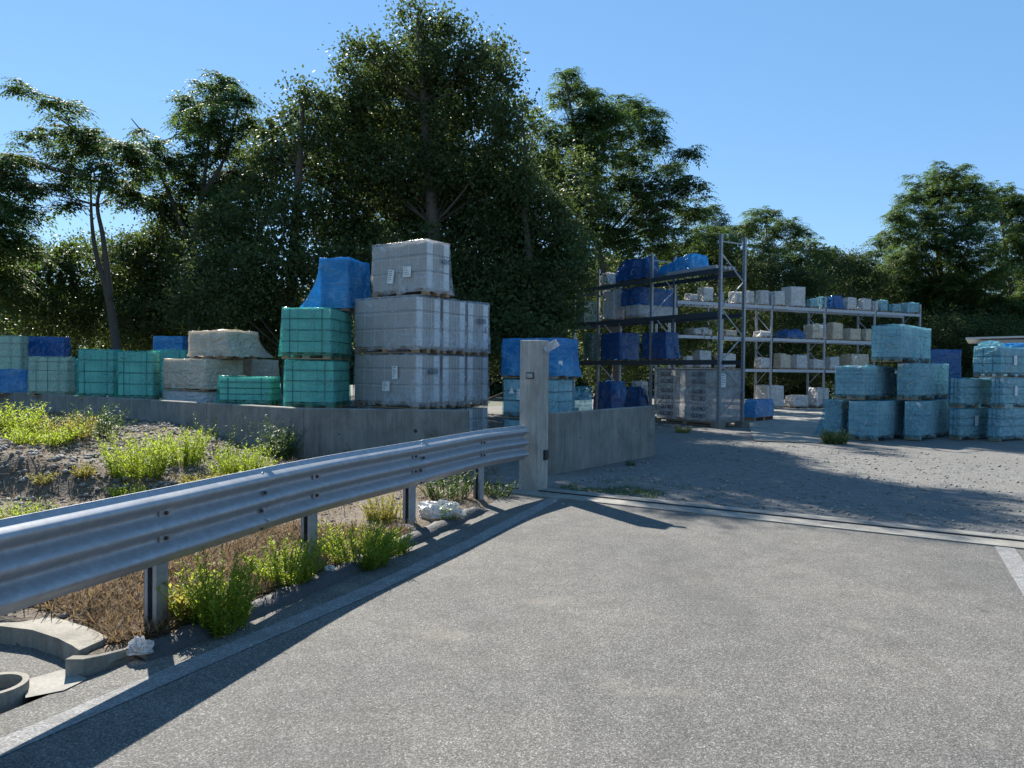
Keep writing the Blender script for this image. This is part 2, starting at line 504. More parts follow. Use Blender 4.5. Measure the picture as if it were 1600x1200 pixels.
# yard surface: real undulation near the gate, flat sheet beyond
def grid_mesh(name, xs, ys, zf, mat, keep=None):
    V = np.array([(x, y, zf(x, y)) for y in ys for x in xs], dtype=np.float32)
    nx, ny = len(xs), len(ys)
    F = []
    for j in range(ny - 1):
        for i in range(nx - 1):
            if keep is not None and not keep((xs[i] + xs[i + 1]) / 2, (ys[j] + ys[j + 1]) / 2): continue
            a = j * nx + i
            F.append((a, a + 1, a + 1 + nx, a + nx))
    return mesh_np(name, V, np.array(F, dtype=np.int32), mat, True)
def yard_z(x, y):
    g = gate_side(x, y)
    s = min(1, max(0, g / 1.5))
    return 0.004 + s * (0.012 * noise.noise((x * 1.3, y * 1.3, 3)) + 0.02 * noise.noise((x * .35, y * .35, 9)))
# a sheet whose rows follow the sill so that its edge butts against it
Vy, Fy = [], []
tcs = [0.02, 0.15, 0.35, 0.6] + [1 + 0.5 * i for i in range(30)] + [18 + 4 * i for i in range(7)]
scs = [-14 + 0.8 * i for i in range(60)] + [40, 55, 80]
for t in tcs:
    for s_ in scs:
        p = GA + GD * s_ + GN * t
        Vy.append((p.x, p.y, yard_z(p.x, p.y)))
ns = len(scs)
for j in range(len(tcs) - 1):
    for i in range(ns - 1):
        a = j * ns + i
        Fy.append((a, a + 1, a + 1 + ns, a + ns))
tag(link('yard', mesh_np('yard', np.array(Vy), np.array(Fy), M['gravel'], True)), kind='structure')

# gate sill with its recessed track
SW = 0.62
def sill_pt(s_, t, z): 
    p = GA + GD * s_ + GN * (t - SW)
    return (p.x, p.y, z)
mb = MB()
prof = [(0, -0.1), (0.0, 0.014), (0.30, 0.018), (0.30, -0.03), (0.40, -0.03), (0.40, 0.020), (SW + 0.02, 0.016), (SW + 0.02, -0.1)]
L0, L1, K = -0.75, 14.0, 30
for k in range(K + 1):
    s_ = L0 + (L1 - L0) * k / K
    for i, (t, z) in enumerate(prof):
        tt = t + (0.012 * noise.noise((s_ * 3, i, 0)) if i in (0, 1, 6, 7) else 0)
        mb.v.append(sill_pt(s_, tt, z))
n = len(prof)
for k in range(K):
    for i in range(n - 1):
        a = k * n + i
        mb.face((a, a + n, a + n + 1, a + 1))
mb.face(list(range(n))); mb.face([K * n + i for i in range(n)][::-1])
tag(mb.build('sill', M['sill']), kind='structure')
mb = MB()
a = Vector(sill_pt(L0 + 0.1, 0.35, -0.012)); b = Vector(sill_pt(L1 - 0.1, 0.35, -0.012))
mb.bar(a, b, 0.05, 0.03)
mb.bar(a + Vector((0, 0, 0.025)), b + Vector((0, 0, 0.025)), 0.018, 0.024)
tag(mb.build('gate_track', M['dark']), 'dark steel sliding gate track set in the pale concrete sill', 'gate track')

# worn edge lines
def strip(name, pts, width, mat, z):
    mb = MB()
    P = [Vector((p[0], p[1], 0)) for p in pts]
    for i, p in enumerate(P):
        t = (P[min(i + 1, len(P) - 1)] - P[max(0, i - 1)]).normalized()
        nrm = Vector((-t.y, t.x, 0))
        mb.v.append(tuple(p + nrm * width / 2 + Vector((0, 0, z)))); mb.v.append(tuple(p - nrm * width / 2 + Vector((0, 0, z))))
    for i in range(len(P) - 1):
        mb.face((2 * i, 2 * i + 1, 2 * i + 3, 2 * i + 2))
    return tag(mb.build(name, mat), kind='structure')
ln = [G(0, 1169), G(300, 1040), G(583, 920), G(740, 846), G(869, 779)]
strip('edge_line', [ln[0] + (ln[0] - ln[1]).normalized() * 5] + ln, 0.17, M['paint'], 0.004)
r0 = G(1566, 850); r1 = G(1606, 912)
strip('edge_line', [r0, r1, r1 + (r1 - r0) * 3], 0.17, M['paint'], 0.004)

# terraced ground behind the wall
WALL_A = Vector((-0.76, 13.0, 0)); WALL_B = Vector((-3.72, 13.12, 0))
wl_far = W(0, 612, 20.1); WALL_C = Vector((wl_far.x, wl_far.y, 0))
WDIR = (WALL_C - WALL_B).normalized()
WN = Vector((WDIR.y, -WDIR.x, 0))
if WN.y < 0: WN = -WN                                # away from the road
WALL_D = WALL_C + WDIR * 12
TZ = 0.93
mb = MB()
tp = [WALL_B + WN * 0.12 + Vector((0.35, 0, 0)), Vector((-3.25, 13.3, 0)), Vector((-3.25, 15.4, 0)), Vector((-2.2, 17.0, 0)), Vector((-2.2, 34, 0)),
      Vector((-60, 60, 0)), WALL_D + WN * 0.12]
n = len(tp)
top = [(p.x, p.y, TZ) for p in tp]; bot = [(p.x, p.y, -0.2) for p in tp]
mb.v = top + bot
mb.face(range(n))
for i in range(n):
    j = (i + 1) % n
    mb.face((i, i + n, j + n, j))
tag(mb.build('terrace', M['gravel']), kind='structure')

# verge between rail and wall
def sstep(a, b, x):
    t = min(1, max(0, (x - a) / (b - a)))
    return t * t * (3 - 2 * t)
def wall_y(x):
    if x > WALL_B.x: return WALL_B.y
    return WALL_B.y + (x - WALL_B.x) * WDIR.y / WDIR.x
KERB = [(G(u, v, 0.09).x, G(u, v, 0.09).y) for u, v in ((-160, 962), (-60, 968), (0, 978), (50, 984), (90, 997), (112, 1008), (118, 1030), (165, 1023), (212, 1010))]
def kerb_y(x):
    if x < KERB[0][0]: return KERB[0][1]
    for (xa, ya), (xb, yb) in zip(KERB[:-1], KERB[1:]):
        if xa <= x <= xb: return ya + (yb - ya) * (x - xa) / (xb - xa)
    return -99
def verge_z(x, y):
    bx = berm_x(y)
    s_ = bx - x                                       # metres left of the berm
    if s_ < -0.05: return -0.05
    z = 0.06 * sstep(-0.02, 0.15, s_) + 0.05 * sstep(0.3, 1.6, s_)
    lift = 0.44 * sstep(3.6, 7.5, -x)
    bank = sstep(9.15 - 0.10 * (x + 6), 9.95 - 0.10 * (x + 6), y)
    z += lift * bank
    z -= 0.12 * sstep(1.2, 3.0, s_) * (1 - bank) * sstep(2.5, 5, -x)
    rough = sstep(0.1, 0.6, s_)
    z += rough * (0.05 * noise.noise((x * .8, y * .8, 1)) + 0.025 * noise.noise((x * 2.7, y * 2.7, 5)) + 0.012 * noise.noise((x * 8, y * 8, 2)))
    # drain mouth near the camera
    if x < KERB[-1][0] and y < kerb_y(x) + 0.03 and y < 4.95:
        z = -0.12
    # down to the gate
    if y > 9.4 and x > -1.5:
        k = sstep(9.4, 10.4, y) * sstep(-1.5, -0.6, x)
        z = z * (1 - k) + 0.008 * k
    return z
xs = list(np.arange(-30, -9, 0.5)) + list(np.arange(-9, 0.6, 0.075))
ys = list(np.arange(-2, 2.5, 0.5)) + list(np.arange(2.5, 13.3, 0.075)) + list(np.arange(13.3, 27, 0.4))
me = grid_mesh('verge', xs, ys, verge_z, M['dirt'],
               keep=lambda x, y: (x < berm_x(y) + 0.12 if y < GA.y - 0.3 else gate_side(x, y) < -0.35 or x < -0.7) and x < 0.2 and y < wall_y(x) + 0.35)
tag(link('verge', me), kind='structure')

# tar berm along the road edge
mb = MB()
path = []
for i in range(len(berm_pts) - 1):
    for k in range(14):
        t = k / 14
        path.append(berm_pts[i].lerp(berm_pts[i + 1], t))
path.append(berm_pts[-1])
nb = 9
for i, p in enumerate(path):
    t = (path[min(i + 1, len(path) - 1)] - path[max(0, i - 1)]).normalized()
    nr = Vector((t.y, -t.x, 0))
    e = min(1, i / 4, (len(path) - 1 - i) / 3)
    for k in range(nb):
        a = math.pi * k / (nb - 1)
        r = 0.085 + 0.018 * noise.noise((p.x * 6, p.y * 6, k * .4)) + 0.012 * noise.noise((p.x * 22, p.y * 22, k * 1.5))
        q = p + nr * (-math.cos(a) * r * 1.25)
        mb.v.append((q.x, q.y, -0.012 + math.sin(a) * r * 1.05 * (0.35 + 0.65 * e)))
for i in range(len(path) - 1):
    for k in range(nb - 1):
        a = i * nb + k
        mb.face((a, a + nb, a + nb + 1, a + 1))
tag(mb.build('kerb', M['tar'], smooth=True), kind='structure')

# concrete slab in front of the far racks
pad = [G(1178, 690), G(1290, 694), G(1330, 640), Vector((21, 38.5, 0)), Vector((9.5, 34.0, 0)), G(1165, 652)]
sheet('concrete_pad', pad, M['pad'], 0.030)

# ------------------------------------------------------------------ loose stones and straw (uncountable ground cover)
def stones(name, pts, sizes, mat, zf):
    base = np.array([(1, 0, 0), (-1, 0, 0), (0, 1, 0), (0, -1, 0), (0, 0, .7), (0, 0, -.7)], dtype=np.float32)
    tri = np.array([(0, 2, 4), (2, 1, 4), (1, 3, 4), (3, 0, 4), (2, 0, 5), (1, 2, 5), (3, 1, 5), (0, 3, 5)], dtype=np.int32)
    V, F = [], []
    for i, ((x, y), s_) in enumerate(zip(pts, sizes)):
        a = RNG.uniform(0, 6.28); ca, sa = math.cos(a), math.sin(a)
        b = base * RNG.uniform(0.6, 1.25, (6, 3)) * s_
        r = np.stack([b[:, 0] * ca - b[:, 1] * sa, b[:, 0] * sa + b[:, 1] * ca, b[:, 2]], 1)
        V.append(r + np.array([x, y, zf(x, y) + s_ * 0.15])); F.append(tri + 6 * i)
    return tag(link(name, mesh_np(name, np.concatenate(V), np.concatenate(F), mat)), kind='stuff')
pts, sz = [], []
while len(pts) < 5200:
    t = RNG.uniform(0.05, 1) ** 1.6 * 9; s_ = RNG.uniform(-0.2, 13)
    p = GA + GD * s_ + GN * (t + 0.04)
    pts.append((p.x, p.y)); sz.append(0.010 + 0.028 * RNG.random() ** 3)
stones('gravel', pts, sz, M['stone'], yard_z)
pts, sz = [], []
while len(pts) < 9000:
    y = RNG.uniform(3.2, 16.5); x = RNG.uniform(-12.5, 0)
    if x > berm_x(y) - 0.1 or y > wall_y(x) - 0.2: continue
    onb = sstep(8.2, 9.6, y) * sstep(3.0, 4.5, -x)
    if RNG.random() > 0.25 + 0.75 * onb: continue
    pts.append((x, y)); sz.append((0.010 + 0.03 * RNG.random() ** 2.5) * (1 + 0.7 * onb))
stones('rubble', pts, sz, M['stone'], verge_z)

def blades(name, pts, lens, mat, zf, flat=0.6):
    n = len(pts)
    a = RNG.uniform(0, 6.28, n); el = RNG.uniform(0.05, 1.3, n) * (1 - flat * RNG.random(n))
    dirs = np.stack([np.cos(a) * np.cos(el), np.sin(a) * np.cos(el), np.sin(el)], 1)
    side = np.stack([-np.sin(a), np.cos(a), np.zeros(n)], 1)
    P = np.array([(x, y, zf(x, y)) for x, y in pts])
    L = np.array(lens)[:, None]; wd = 0.003 + 0.004 * RNG.random((n, 1))
    V = np.stack([P - side * wd, P + side * wd, P + dirs * L + side * wd * .3, P + dirs * L - side * wd * .3], 1).reshape(-1, 3)
    F = np.arange(4 * n).reshape(-1, 4)
    return tag(link(name, mesh_np(name, V, F, mat)), kind='stuff')
pts, ls = [], []
while len(pts) < 90000:
    y = 3.0 + 15.0 * RNG.random() ** 1.4; x = RNG.uniform(-13, 0)
    if x > berm_x(y) - 0.12 or y > wall_y(x) - 0.2: continue
    if len(pts) % 5 < 3:
        y = RNG.uniform(3.9, 7.5); x = berm_x(y) - 0.12 - 3.4 * RNG.random() ** 1.4
    if x < KERB[-1][0] + 0.05 and y < kerb_y(x) + 0.30: continue
    if noise.noise((x * 0.9, y * 0.9, 7)) < (-0.22 if len(pts) % 5 >= 3 else -0.75) + 0.25 * RNG.random(): continue
    pts.append((x, y)); ls.append(RNG.uniform(0.03, 0.16))
blades('dry_grass', pts, ls, M['straw'], verge_z, 0.95)
pts, ls = [], []
while len(pts) < 1500:
    s_ = RNG.uniform(-0.1, 4.2); t = abs(RNG.normal(0.35, 0.5))
    p = GA + GD * s_ * 0.5 + GN * (t + 0.1)
    if noise.noise((p.x * 1.5, p.y * 1.5, 2)) < 0.0: continue
    pts.append((p.x, p.y)); ls.append(RNG.uniform(0.02, 0.08))
blades('grass', pts, ls, M['leaf_weed_dark'], yard_z, 0.3)

# ------------------------------------------------------------------ precast concrete barriers and gate post
def barrier(p0, p1, label, group, h=1.0, toe=-1, gap=0.012):
    """panel from p0 to p1; toe side on the left of the walking direction"""
    p0, p1 = Vector((p0.x, p0.y, 0)), Vector((p1.x, p1.y, 0))
    d = (p1 - p0); L = d.length - gap; d.normalize()
    t = empty('concrete_barrier', p0, math.atan2(d.y, d.x), label, 'concrete barrier', group)
    prof = [(0, -0.1), (0, h - 0.015), (0.015, h), (0.155, h), (0.17, h - 0.015), (0.19, 0.45), (0.26, 0.22), (0.46, 0.08), (0.5, -0.1)]
    if toe < 0: prof = [(-y, z) for y, z in prof]
    mb = MB(); n = len(prof); K = 14
    for k in range(K + 1):
        x = gap / 2 + L * k / K
        for (y, z) in prof:
            dz = 0.004 * noise.noise((x * 3 + p0.x, y * 5, z)) 
            mb.v.append((x, y + dz, z + (dz if z > .5 else 0)))
    for k in range(K):
        for i in range(n - 1):
            a = k * n + i
            mb.face((a, a + 1, a + n + 1, a + n) if toe > 0 else (a, a + n, a + n + 1, a + 1))
    mb.face(range(n) if toe < 0 else list(range(n))[::-1]); mb.face([K * n + i for i in range(n)][::-1] if toe < 0 else [K * n + i for i in range(n)])
    mb.build('panel', M['concrete'], t)
    for fx in (0.22, 0.78):
        hb = MB(); yy = -0.003 * toe; hb.tube([(L * fx, yy, h * 0.55), (L * fx, -yy * 3, h * 0.55)], 0.016, 8)
        hb.build('tie_hole', M['dark'], t)
    return t
GRPB = 'precast barriers of the retaining wall'
bw = barrier(WALL_B, WALL_A, 'grey concrete barrier panel with a dark lifting hole, below the tall white wrapped stack', GRPB, 1.0, 1)
mb = MB()
mb.tube([(2.02 - 0.0, -0.004, 0.62), (2.02, 0.02, 0.62)], 0.035, 10)
mb.build('lifting_hole', M['dark'], bw)
wl = [('concrete barrier panel under the low green wrapped pallet, dark joint at its right end'),
      ('concrete barrier panel under the beige wrapped pallets'),
      ('concrete barrier panel under the pair of tall green wrapped pallets'),
      ('concrete barrier panel under the pale cream wrapped pallet, far down the wall'),
      ('farthest concrete barrier panel, cut by the left edge of the picture')]
p = WALL_B.copy()
step = (slen(WALL_B.x, WALL_B.y, WDIR.x, WDIR.y, 103, 620)) / 3.0
for k in range(5):
    q = p + WDIR * (step if k < 4 else 9)
    barrier(q, p, wl[k], GRPB, TZ + 0.07, 1)
    p = q
jb0 = G(866, 743); jb1 = G(1023, 712)
barrier(jb0, jb1, 'free-standing grey concrete barrier right of the gate post with moss at its foot', GRPB, 1.02, 1)

# gate post
pc = G(840, 769)
gp = empty('gate_post', (pc.x, pc.y, 0), D2R(-30), 'square pale concrete gate post at the end of the guardrail', 'gate post')
PH = 2.14
mb = MB()
s_ = 0.31
mb.box(-s_, 0, 0, s_, -0.2, PH)
pob = mb.build('post', M['concrete_post'], gp)
bm_mod = pob.modifiers.new('bevel', 'BEVEL'); bm_mod.width = 0.012; bm_mod.segments = 2
zl = Z(825, 587, pc.y) 
mb = MB(); mb.box(-0.20, -0.08, -0.014, 0.01, zl - 0.045, zl + 0.045, 0)
mb.box(-0.185, -0.095, -0.020, -0.014, zl - 0.030, zl + 0.030, 1)
mb.build('junction_box', [M['dark'], M['plastic_white']], gp)
mb = MB(); zl = Z(853, 713, pc.y)
mb.box(0.0, 0.035, 0.16, 0.26, zl - 0.07, zl + 0.07)
mb.build('latch', M['dark'], gp)
mb = MB(); zl = Z(858, 541, pc.y + .3)
Mx = Matrix.Translation((0.105, 0.18, zl)) @ Matrix.Rotation(D2R(-35), 4, 'Y') @ Matrix.Rotation(D2R(25), 4, 'Z')
mb.box(-0.12, 0.10, -0.012, 0.012, -0.055, 0.055, 0, Mx)
for k in range(6):
    zz = -0.04 + 0.016 * k
    mb.box(-0.09, 0.08, -0.0145, -0.0122, zz, zz + 0.006, 1, Mx)
mb.build('sign_plate', [M['plastic_white'], M['bolt']], gp)

# ------------------------------------------------------------------ guardrail
post_px = [(248, 992), (486, 886), (642, 827), (750, 786)]
pp = [G(u, v) for u, v in post_px]
pre = pp[0] + (pp[0] - pp[1]).normalized() * 1.72
pre2 = pre + (pp[0] - pp[1]).normalized() * 1.72
posts = [pre2, pre] + pp
end = Vector((pc.x - 0.22, pc.y + 0.02, 0))
ctrl = [pre2 + (pre2 - pre) * 1.0] + posts + [end, end + (end - pp[-1])]
def crom(P, i, t):
    a, b, c, d = P[i - 1], P[i], P[i + 1], P[i + 2]
    return 0.5 * ((2 * b) + (c - a) * t + (2 * a - 5 * b + 4 * c - d) * t * t + (3 * b - a - 3 * c + d) * t ** 3)
dense = []
for i in range(1, len(ctrl) - 2):
    for k in range(16):
        dense.append(crom(ctrl, i, k / 16))
dense.append(ctrl[-2])
def off(i, o):
    t = (dense[min(i + 1, len(dense) - 1)] - dense[max(0, i - 1)]).normalized()
    return dense[i] + Vector((t.y, -t.x, 0)) * o
RZ0, RH = 0.462, 0.48
def rail_prof():
    out = []
    n = 36
    for k in range(n + 1):
        zt = k / n
        c = math.cos(2 * math.pi * (zt * 3 - 0.5))
        c = math.copysign(abs(c) ** 1.0, c)
        out.append((0.041 * c, zt * RH))
    return out
RP = rail_prof()
gr = empty('guardrail', (pp[1].x, pp[1].y, 0), 0, 'grey galvanised three-wave steel guardrail on posts along the road edge', 'guardrail')
inv = Matrix.Translation(-gr.location)
def beam(i0, i1, shift):
    mb = MB()
    n = len(RP)
    ids = list(range(i0, i1 + 1))
    for i in ids:
        p = off(i, 0.0)
        t = (dense[min(i + 1, len(dense) - 1)] - dense[max(0, i - 1)]).normalized()
        nr = Vector((t.y, -t.x, 0))
        for o, z in RP:
            q = p + nr * (0.075 + o + shift)
            mb.v.append((q.x - gr.location.x, q.y - gr.location.y, RZ0 + z))
        for o, z in RP:
            q = p + nr * (0.075 + o + shift - 0.0045)
            mb.v.append((q.x - gr.location.x, q.y - gr.location.y, RZ0 + z))
    m = 2 * n
    for j in range(len(ids) - 1):
        for k in range(n - 1):
            a = j * m + k
            mb.face((a, a + 1, a + m + 1, a + m)[::-1])
            b = a + n
            mb.face((b, b + 1, b + m + 1, b + m))
        a = j * m + n - 1; mb.face((a, a + n, a + n + m, a + m)[::-1])
        a = j * m; mb.face((a, a + n, a + n + m, a + m))
    for j in (0, len(ids) - 1):
        for k in range(n - 1):
            a = j * m + k
            mb.face((a, a + 1, a + n + 1, a + n))
    return mb.build('rail_beam', M['galv'], gr, smooth=True)
def near_idx(u):
    best = min(range(len(dense)), key=lambda i: abs(slen(off(i, .075).x, off(i, .075).y, 1, 0, u, 760)))
    return best
j1, j2 = near_idx(412), near_idx(662)
b1 = beam(0, j1 + 1, 0.0045)
b2 = beam(j1, j2 + 1, 0.0)
b3 = beam(j2, len(dense) - 1, -0.0045)
def rail_plate(parent, name, i, zc, wd, ht, mat, o=0.0, thick=0.008):
    p = off(i, 0.075 + o); t = (dense[min(i + 1, len(dense) - 1)] - dense[max(0, i - 1)]).normalized()
    nr = Vector((t.y, -t.x, 0))
    Mx = Matrix((t, nr, Vector((0, 0, 1)))).transposed().to_4x4()
    Mx.translation = p - gr.location + Vector((0, 0, zc))
    mb = MB()
    mb.box(-wd / 2, wd / 2, -0.004, thick, -ht / 2, ht / 2, 0, Mx)
    c = Mx @ Vector((0, thick, 0)); e = Mx @ Vector((0, thick + 0.012, 0))
    mb.tube([c, e], 0.013, 8, 1)
    return mb.build(name, mat, parent)
post_idx = [near_idx(u) if False else None for u, v in post_px]
def idx_of_post(P):
    return min(range(len(dense)), key=lambda i: (dense[i] - P).length)
val = [RZ0 + RH / 3, RZ0 + 2 * RH / 3]
for k, P in enumerate(posts):
    i = idx_of_post(P)
    par = b1 if i <= j1 else (b2 if i <= j2 else b3)
    for z in val:
        rail_plate(par, 'bolt_plate', i, z, 0.105, 0.062, [M['bolt'], M['dark']], -0.030)
for jx, par in ((j1, b2), (j2, b3)):
    for z in [RZ0 + RH * f for f in (0.06, 0.33, 0.62, 0.92)]:
        rail_plate(par, 'splice_bolt', jx, z, 0.030, 0.030, [M['bolt'], M['dark']], 0.0 if z in (RZ0 + RH * .62,) else -0.03, 0.012)
pr = rail_plate(b2, 'reflector', j1, RZ0 + RH * 0.20, 0.045, 0.035, [M['plastic_white'], M['plastic_white']], 0.036, 0.008)
for k, P in enumerate(posts):
    i = idx_of_post(P)
    t = (dense[min(i + 1, len(dense) - 1)] - dense[max(0, i - 1)]).normalized()
    nr = Vector((t.y, -t.x, 0))
    Mx = Matrix((t, nr, Vector((0, 0, 1)))).transposed().to_4x4()
    Mx.translation = P - gr.location
    mb = MB()
    w_, d_, th = 0.10, 0.10, 0.006
    Mx.translation -= nr * 0.022
    # C section post: web facing the road, open slot on the side facing back along the rail
    mb.box(-w_ / 2, w_ / 2, d_ / 2 - th, d_ / 2, -0.3, 0.88, 0, Mx)
    mb.box(w_ / 2 - th, w_ / 2, -d_ / 2, d_ / 2 - th, -0.3, 0.88, 0, Mx)
    mb.box(-w_ / 2, -w_ / 2 + th, d_ / 2 - 0.03, d_ / 2 - th, -0.3, 0.88, 0, Mx)
    mb.box(-w_ / 2, -w_ / 2 + th, -d_ / 2, -d_ / 2 + 0.03, -0.3, 0.88, 0, Mx)
    mb.box(-w_ / 2, w_ / 2 - th, -d_ / 2, -d_ / 2 + th, -0.3, 0.88, 0, Mx)
    po = mb.build('post', M['galv_dull'], gr)
    mb = MB()
    mb.box(-0.045, 0.045, 0.0, 0.03, RZ0 + 0.06, RZ0 + RH - 0.06, 0, Mx)
    mb.build('spacer', M['bolt'], po)

# ------------------------------------------------------------------ drain mouth (kerbs, slab, ring)
def ribbon_wall(name, tops, bots, width_dir, width, mat, label, cat):
    """curved concrete kerb: front face from bots to tops, flat top of given width"""
    mb = MB(); n = len(tops)
    for a, b in zip(tops, bots):
        w2 = Vector(width_dir) * width
        mb.v += [tuple(b), tuple(a), tuple(a + w2), tuple(Vector((a.x + w2.x, a.y + w2.y, b.z - 0.1)))]
    for i in range(n - 1):
        for k in range(3):
            a = i * 4 + k
            mb.face((a, a + 4, a + 5, a + 1))
    mb.face((0, 1, 2, 3)); mb.face(((n - 1) * 4 + 3, (n - 1) * 4 + 2, (n - 1) * 4 + 1, (n - 1) * 4))
    o = mb.build(name, mat)
    return tag(o, label, cat)
kt = [(-160, 962), (-60, 968), (0, 978), (50, 984), (90, 997), (112, 1008), (124, 1016)]
tops = [G(u, v, 0.09) for u, v in kt]
bots = [Vector((p.x, p.y, -0.10)) for p in tops]
ribbon_wall('drain_kerb', tops, bots, (0.05, 0.20, 0), 1.0, M['concrete_old'], 'curved concrete drain kerb with rough top below the near end of the guardrail', 'kerb')
kt = [(102, 1030), (130, 1030), (165, 1023), (195, 1015), (212, 1010)]
tops = [G(u, v, 0.10 - 0.012 * i) for i, (u, v) in enumerate(kt)]
bots = [Vector((p.x, p.y, -0.10)) for p in tops]
ribbon_wall('drain_kerb', tops, bots, (0.01, 0.055, 0), 1.0, M['concrete_old'], 'thin flared concrete kerb end tapering to the road, below the white scrap', 'kerb')
sheet('gutter_floor', [G(-260, 1150, -.05), G(-20, 1112, -.05), G(60, 1085, -.05), G(140, 1060, -.05), G(215, 1018, -.05), G(110, 1015, -.05), G(-260, 960, -.05)], M['asphalt'], -0.02)
sheet('gutter_slab', [G(36, 1065, 0), G(100, 1047, 0), G(137, 1062, 0), G(100, 1080, 0), G(40, 1092, 0)], M['sill'], 0.006)
rc = G(-10, 1073, 0.04)
mb = MB()
nn = 40
for k in range(nn + 1):
    a = D2R(-150 + 290 * k / nn)
    for r, z in ((0.155, -0.08), (0.155, 0.055), (0.125, 0.055), (0.125, -0.08)):
        mb.v.append((rc.x + r * math.cos(a), rc.y + r * math.sin(a), z))
for k in range(nn):
    for i in range(3):
        a = k * 4 + i
        mb.face((a, a + 4, a + 5, a + 1))
mb.face((0, 1, 2, 3)); mb.face((nn * 4 + 3, nn * 4 + 2, nn * 4 + 1, nn * 4))
tag(mb.build('drain_ring', M['concrete_old']), 'round concrete drain rim cut by the lower left corner', 'drain')

# ------------------------------------------------------------------ litter and pebbles
def crumple(name, loc, r, hz, mat, label, cat, seed, group=None):
    mb = MB(); nu, nv = 20, 9
    for j in range(nv + 1):
        ph = math.pi / 2 * j / nv
        for i in range(nu):
            a = 2 * math.pi * i / nu
            k = 1 + 0.45 * noise.noise((math.cos(a) * 1.8 + seed, math.sin(a) * 1.8, ph * 2.2)) + 0.22 * noise.noise((math.cos(a) * 5 + seed, math.sin(a) * 5, ph * 6))
            mb.v.append((math.cos(a) * math.cos(ph) * r[0] * k, math.sin(a) * math.cos(ph) * r[1] * k, -0.02 + math.sin(ph) ** .8 * hz * k))
    for j in range(nv):
        for i in range(nu):
            i2 = (i + 1) % nu
            mb.face((j * nu + i, j * nu + i2, (j + 1) * nu + i2, (j + 1) * nu + i))
    o = mb.build(name, mat)
    o.location = loc
    return tag(o, label, cat, group)
q = G(685, 803, 0.10)
crumple('plastic_sheet', (q.x, q.y, 0.10), (0.27, 0.16), 0.14, M['plastic_white'], 'large crumpled white plastic sheet behind the third guardrail post', 'litter', 3.1)
q = G(640, 822, 0.08)
crumple('plastic_sheet', (q.x - .06, q.y - 0.10, 0.06), (0.16, 0.06), 0.07, M['plastic_white'], 'small white plastic scrap wound round the foot of the third guardrail post', 'litter', 8.7)
q = G(218, 1008, 0.08)
crumple('plastic_scrap', (q.x, q.y, 0.06), (0.075, 0.05), 0.075, M['plastic_white'], 'white plastic bottle scrap at the foot of the nearest guardrail post', 'litter', 1.9)
q = G(515, 888, 0.09)
crumple('paper_scrap', (q.x, q.y, 0.085), (0.045, 0.03), 0.045, M['plastic_white'], 'small crumpled white paper on the tar berm behind the second guardrail post', 'litter', 5.2)
peb = crumple('pebble', (0, 0, 0), (0.012, 0.010), 0.012, M['stone_dark'], 'small dark pebble lying on the sunlit asphalt', 'pebble', 2.0, 'dark pebbles on the asphalt')
peb_px = [(1100, 1163), (870, 1108), (1455, 983), (461, 1097), (431, 1163), (1160, 1120), (770, 953), (633, 1024), (1040, 888), (1250, 886), (1545, 1102), (1210, 1134), (785, 1060), (1150, 1015), (1380, 1010), (705, 920)]
for k, (u, v) in enumerate(peb_px):
    o = peb if k == 0 else copy_tree(peb)
    q = G(u, v); s_ = random.uniform(0.8, 1.9) * (1.5 if k == 0 else 1)
    o.location = (q.x, q.y, 0.003); o.scale = (s_, s_, s_); o.rotation_euler = (0, 0, random.uniform(0, 6))
peb_w = crumple('pebble', (0, 0, 0), (0.016, 0.013), 0.013, M['stone'], 'single pale pebble on the asphalt near the bottom of the picture', 'pebble', 6.0)
q = G(1211, 1134); peb_w.location = (q.x, q.y, .002)

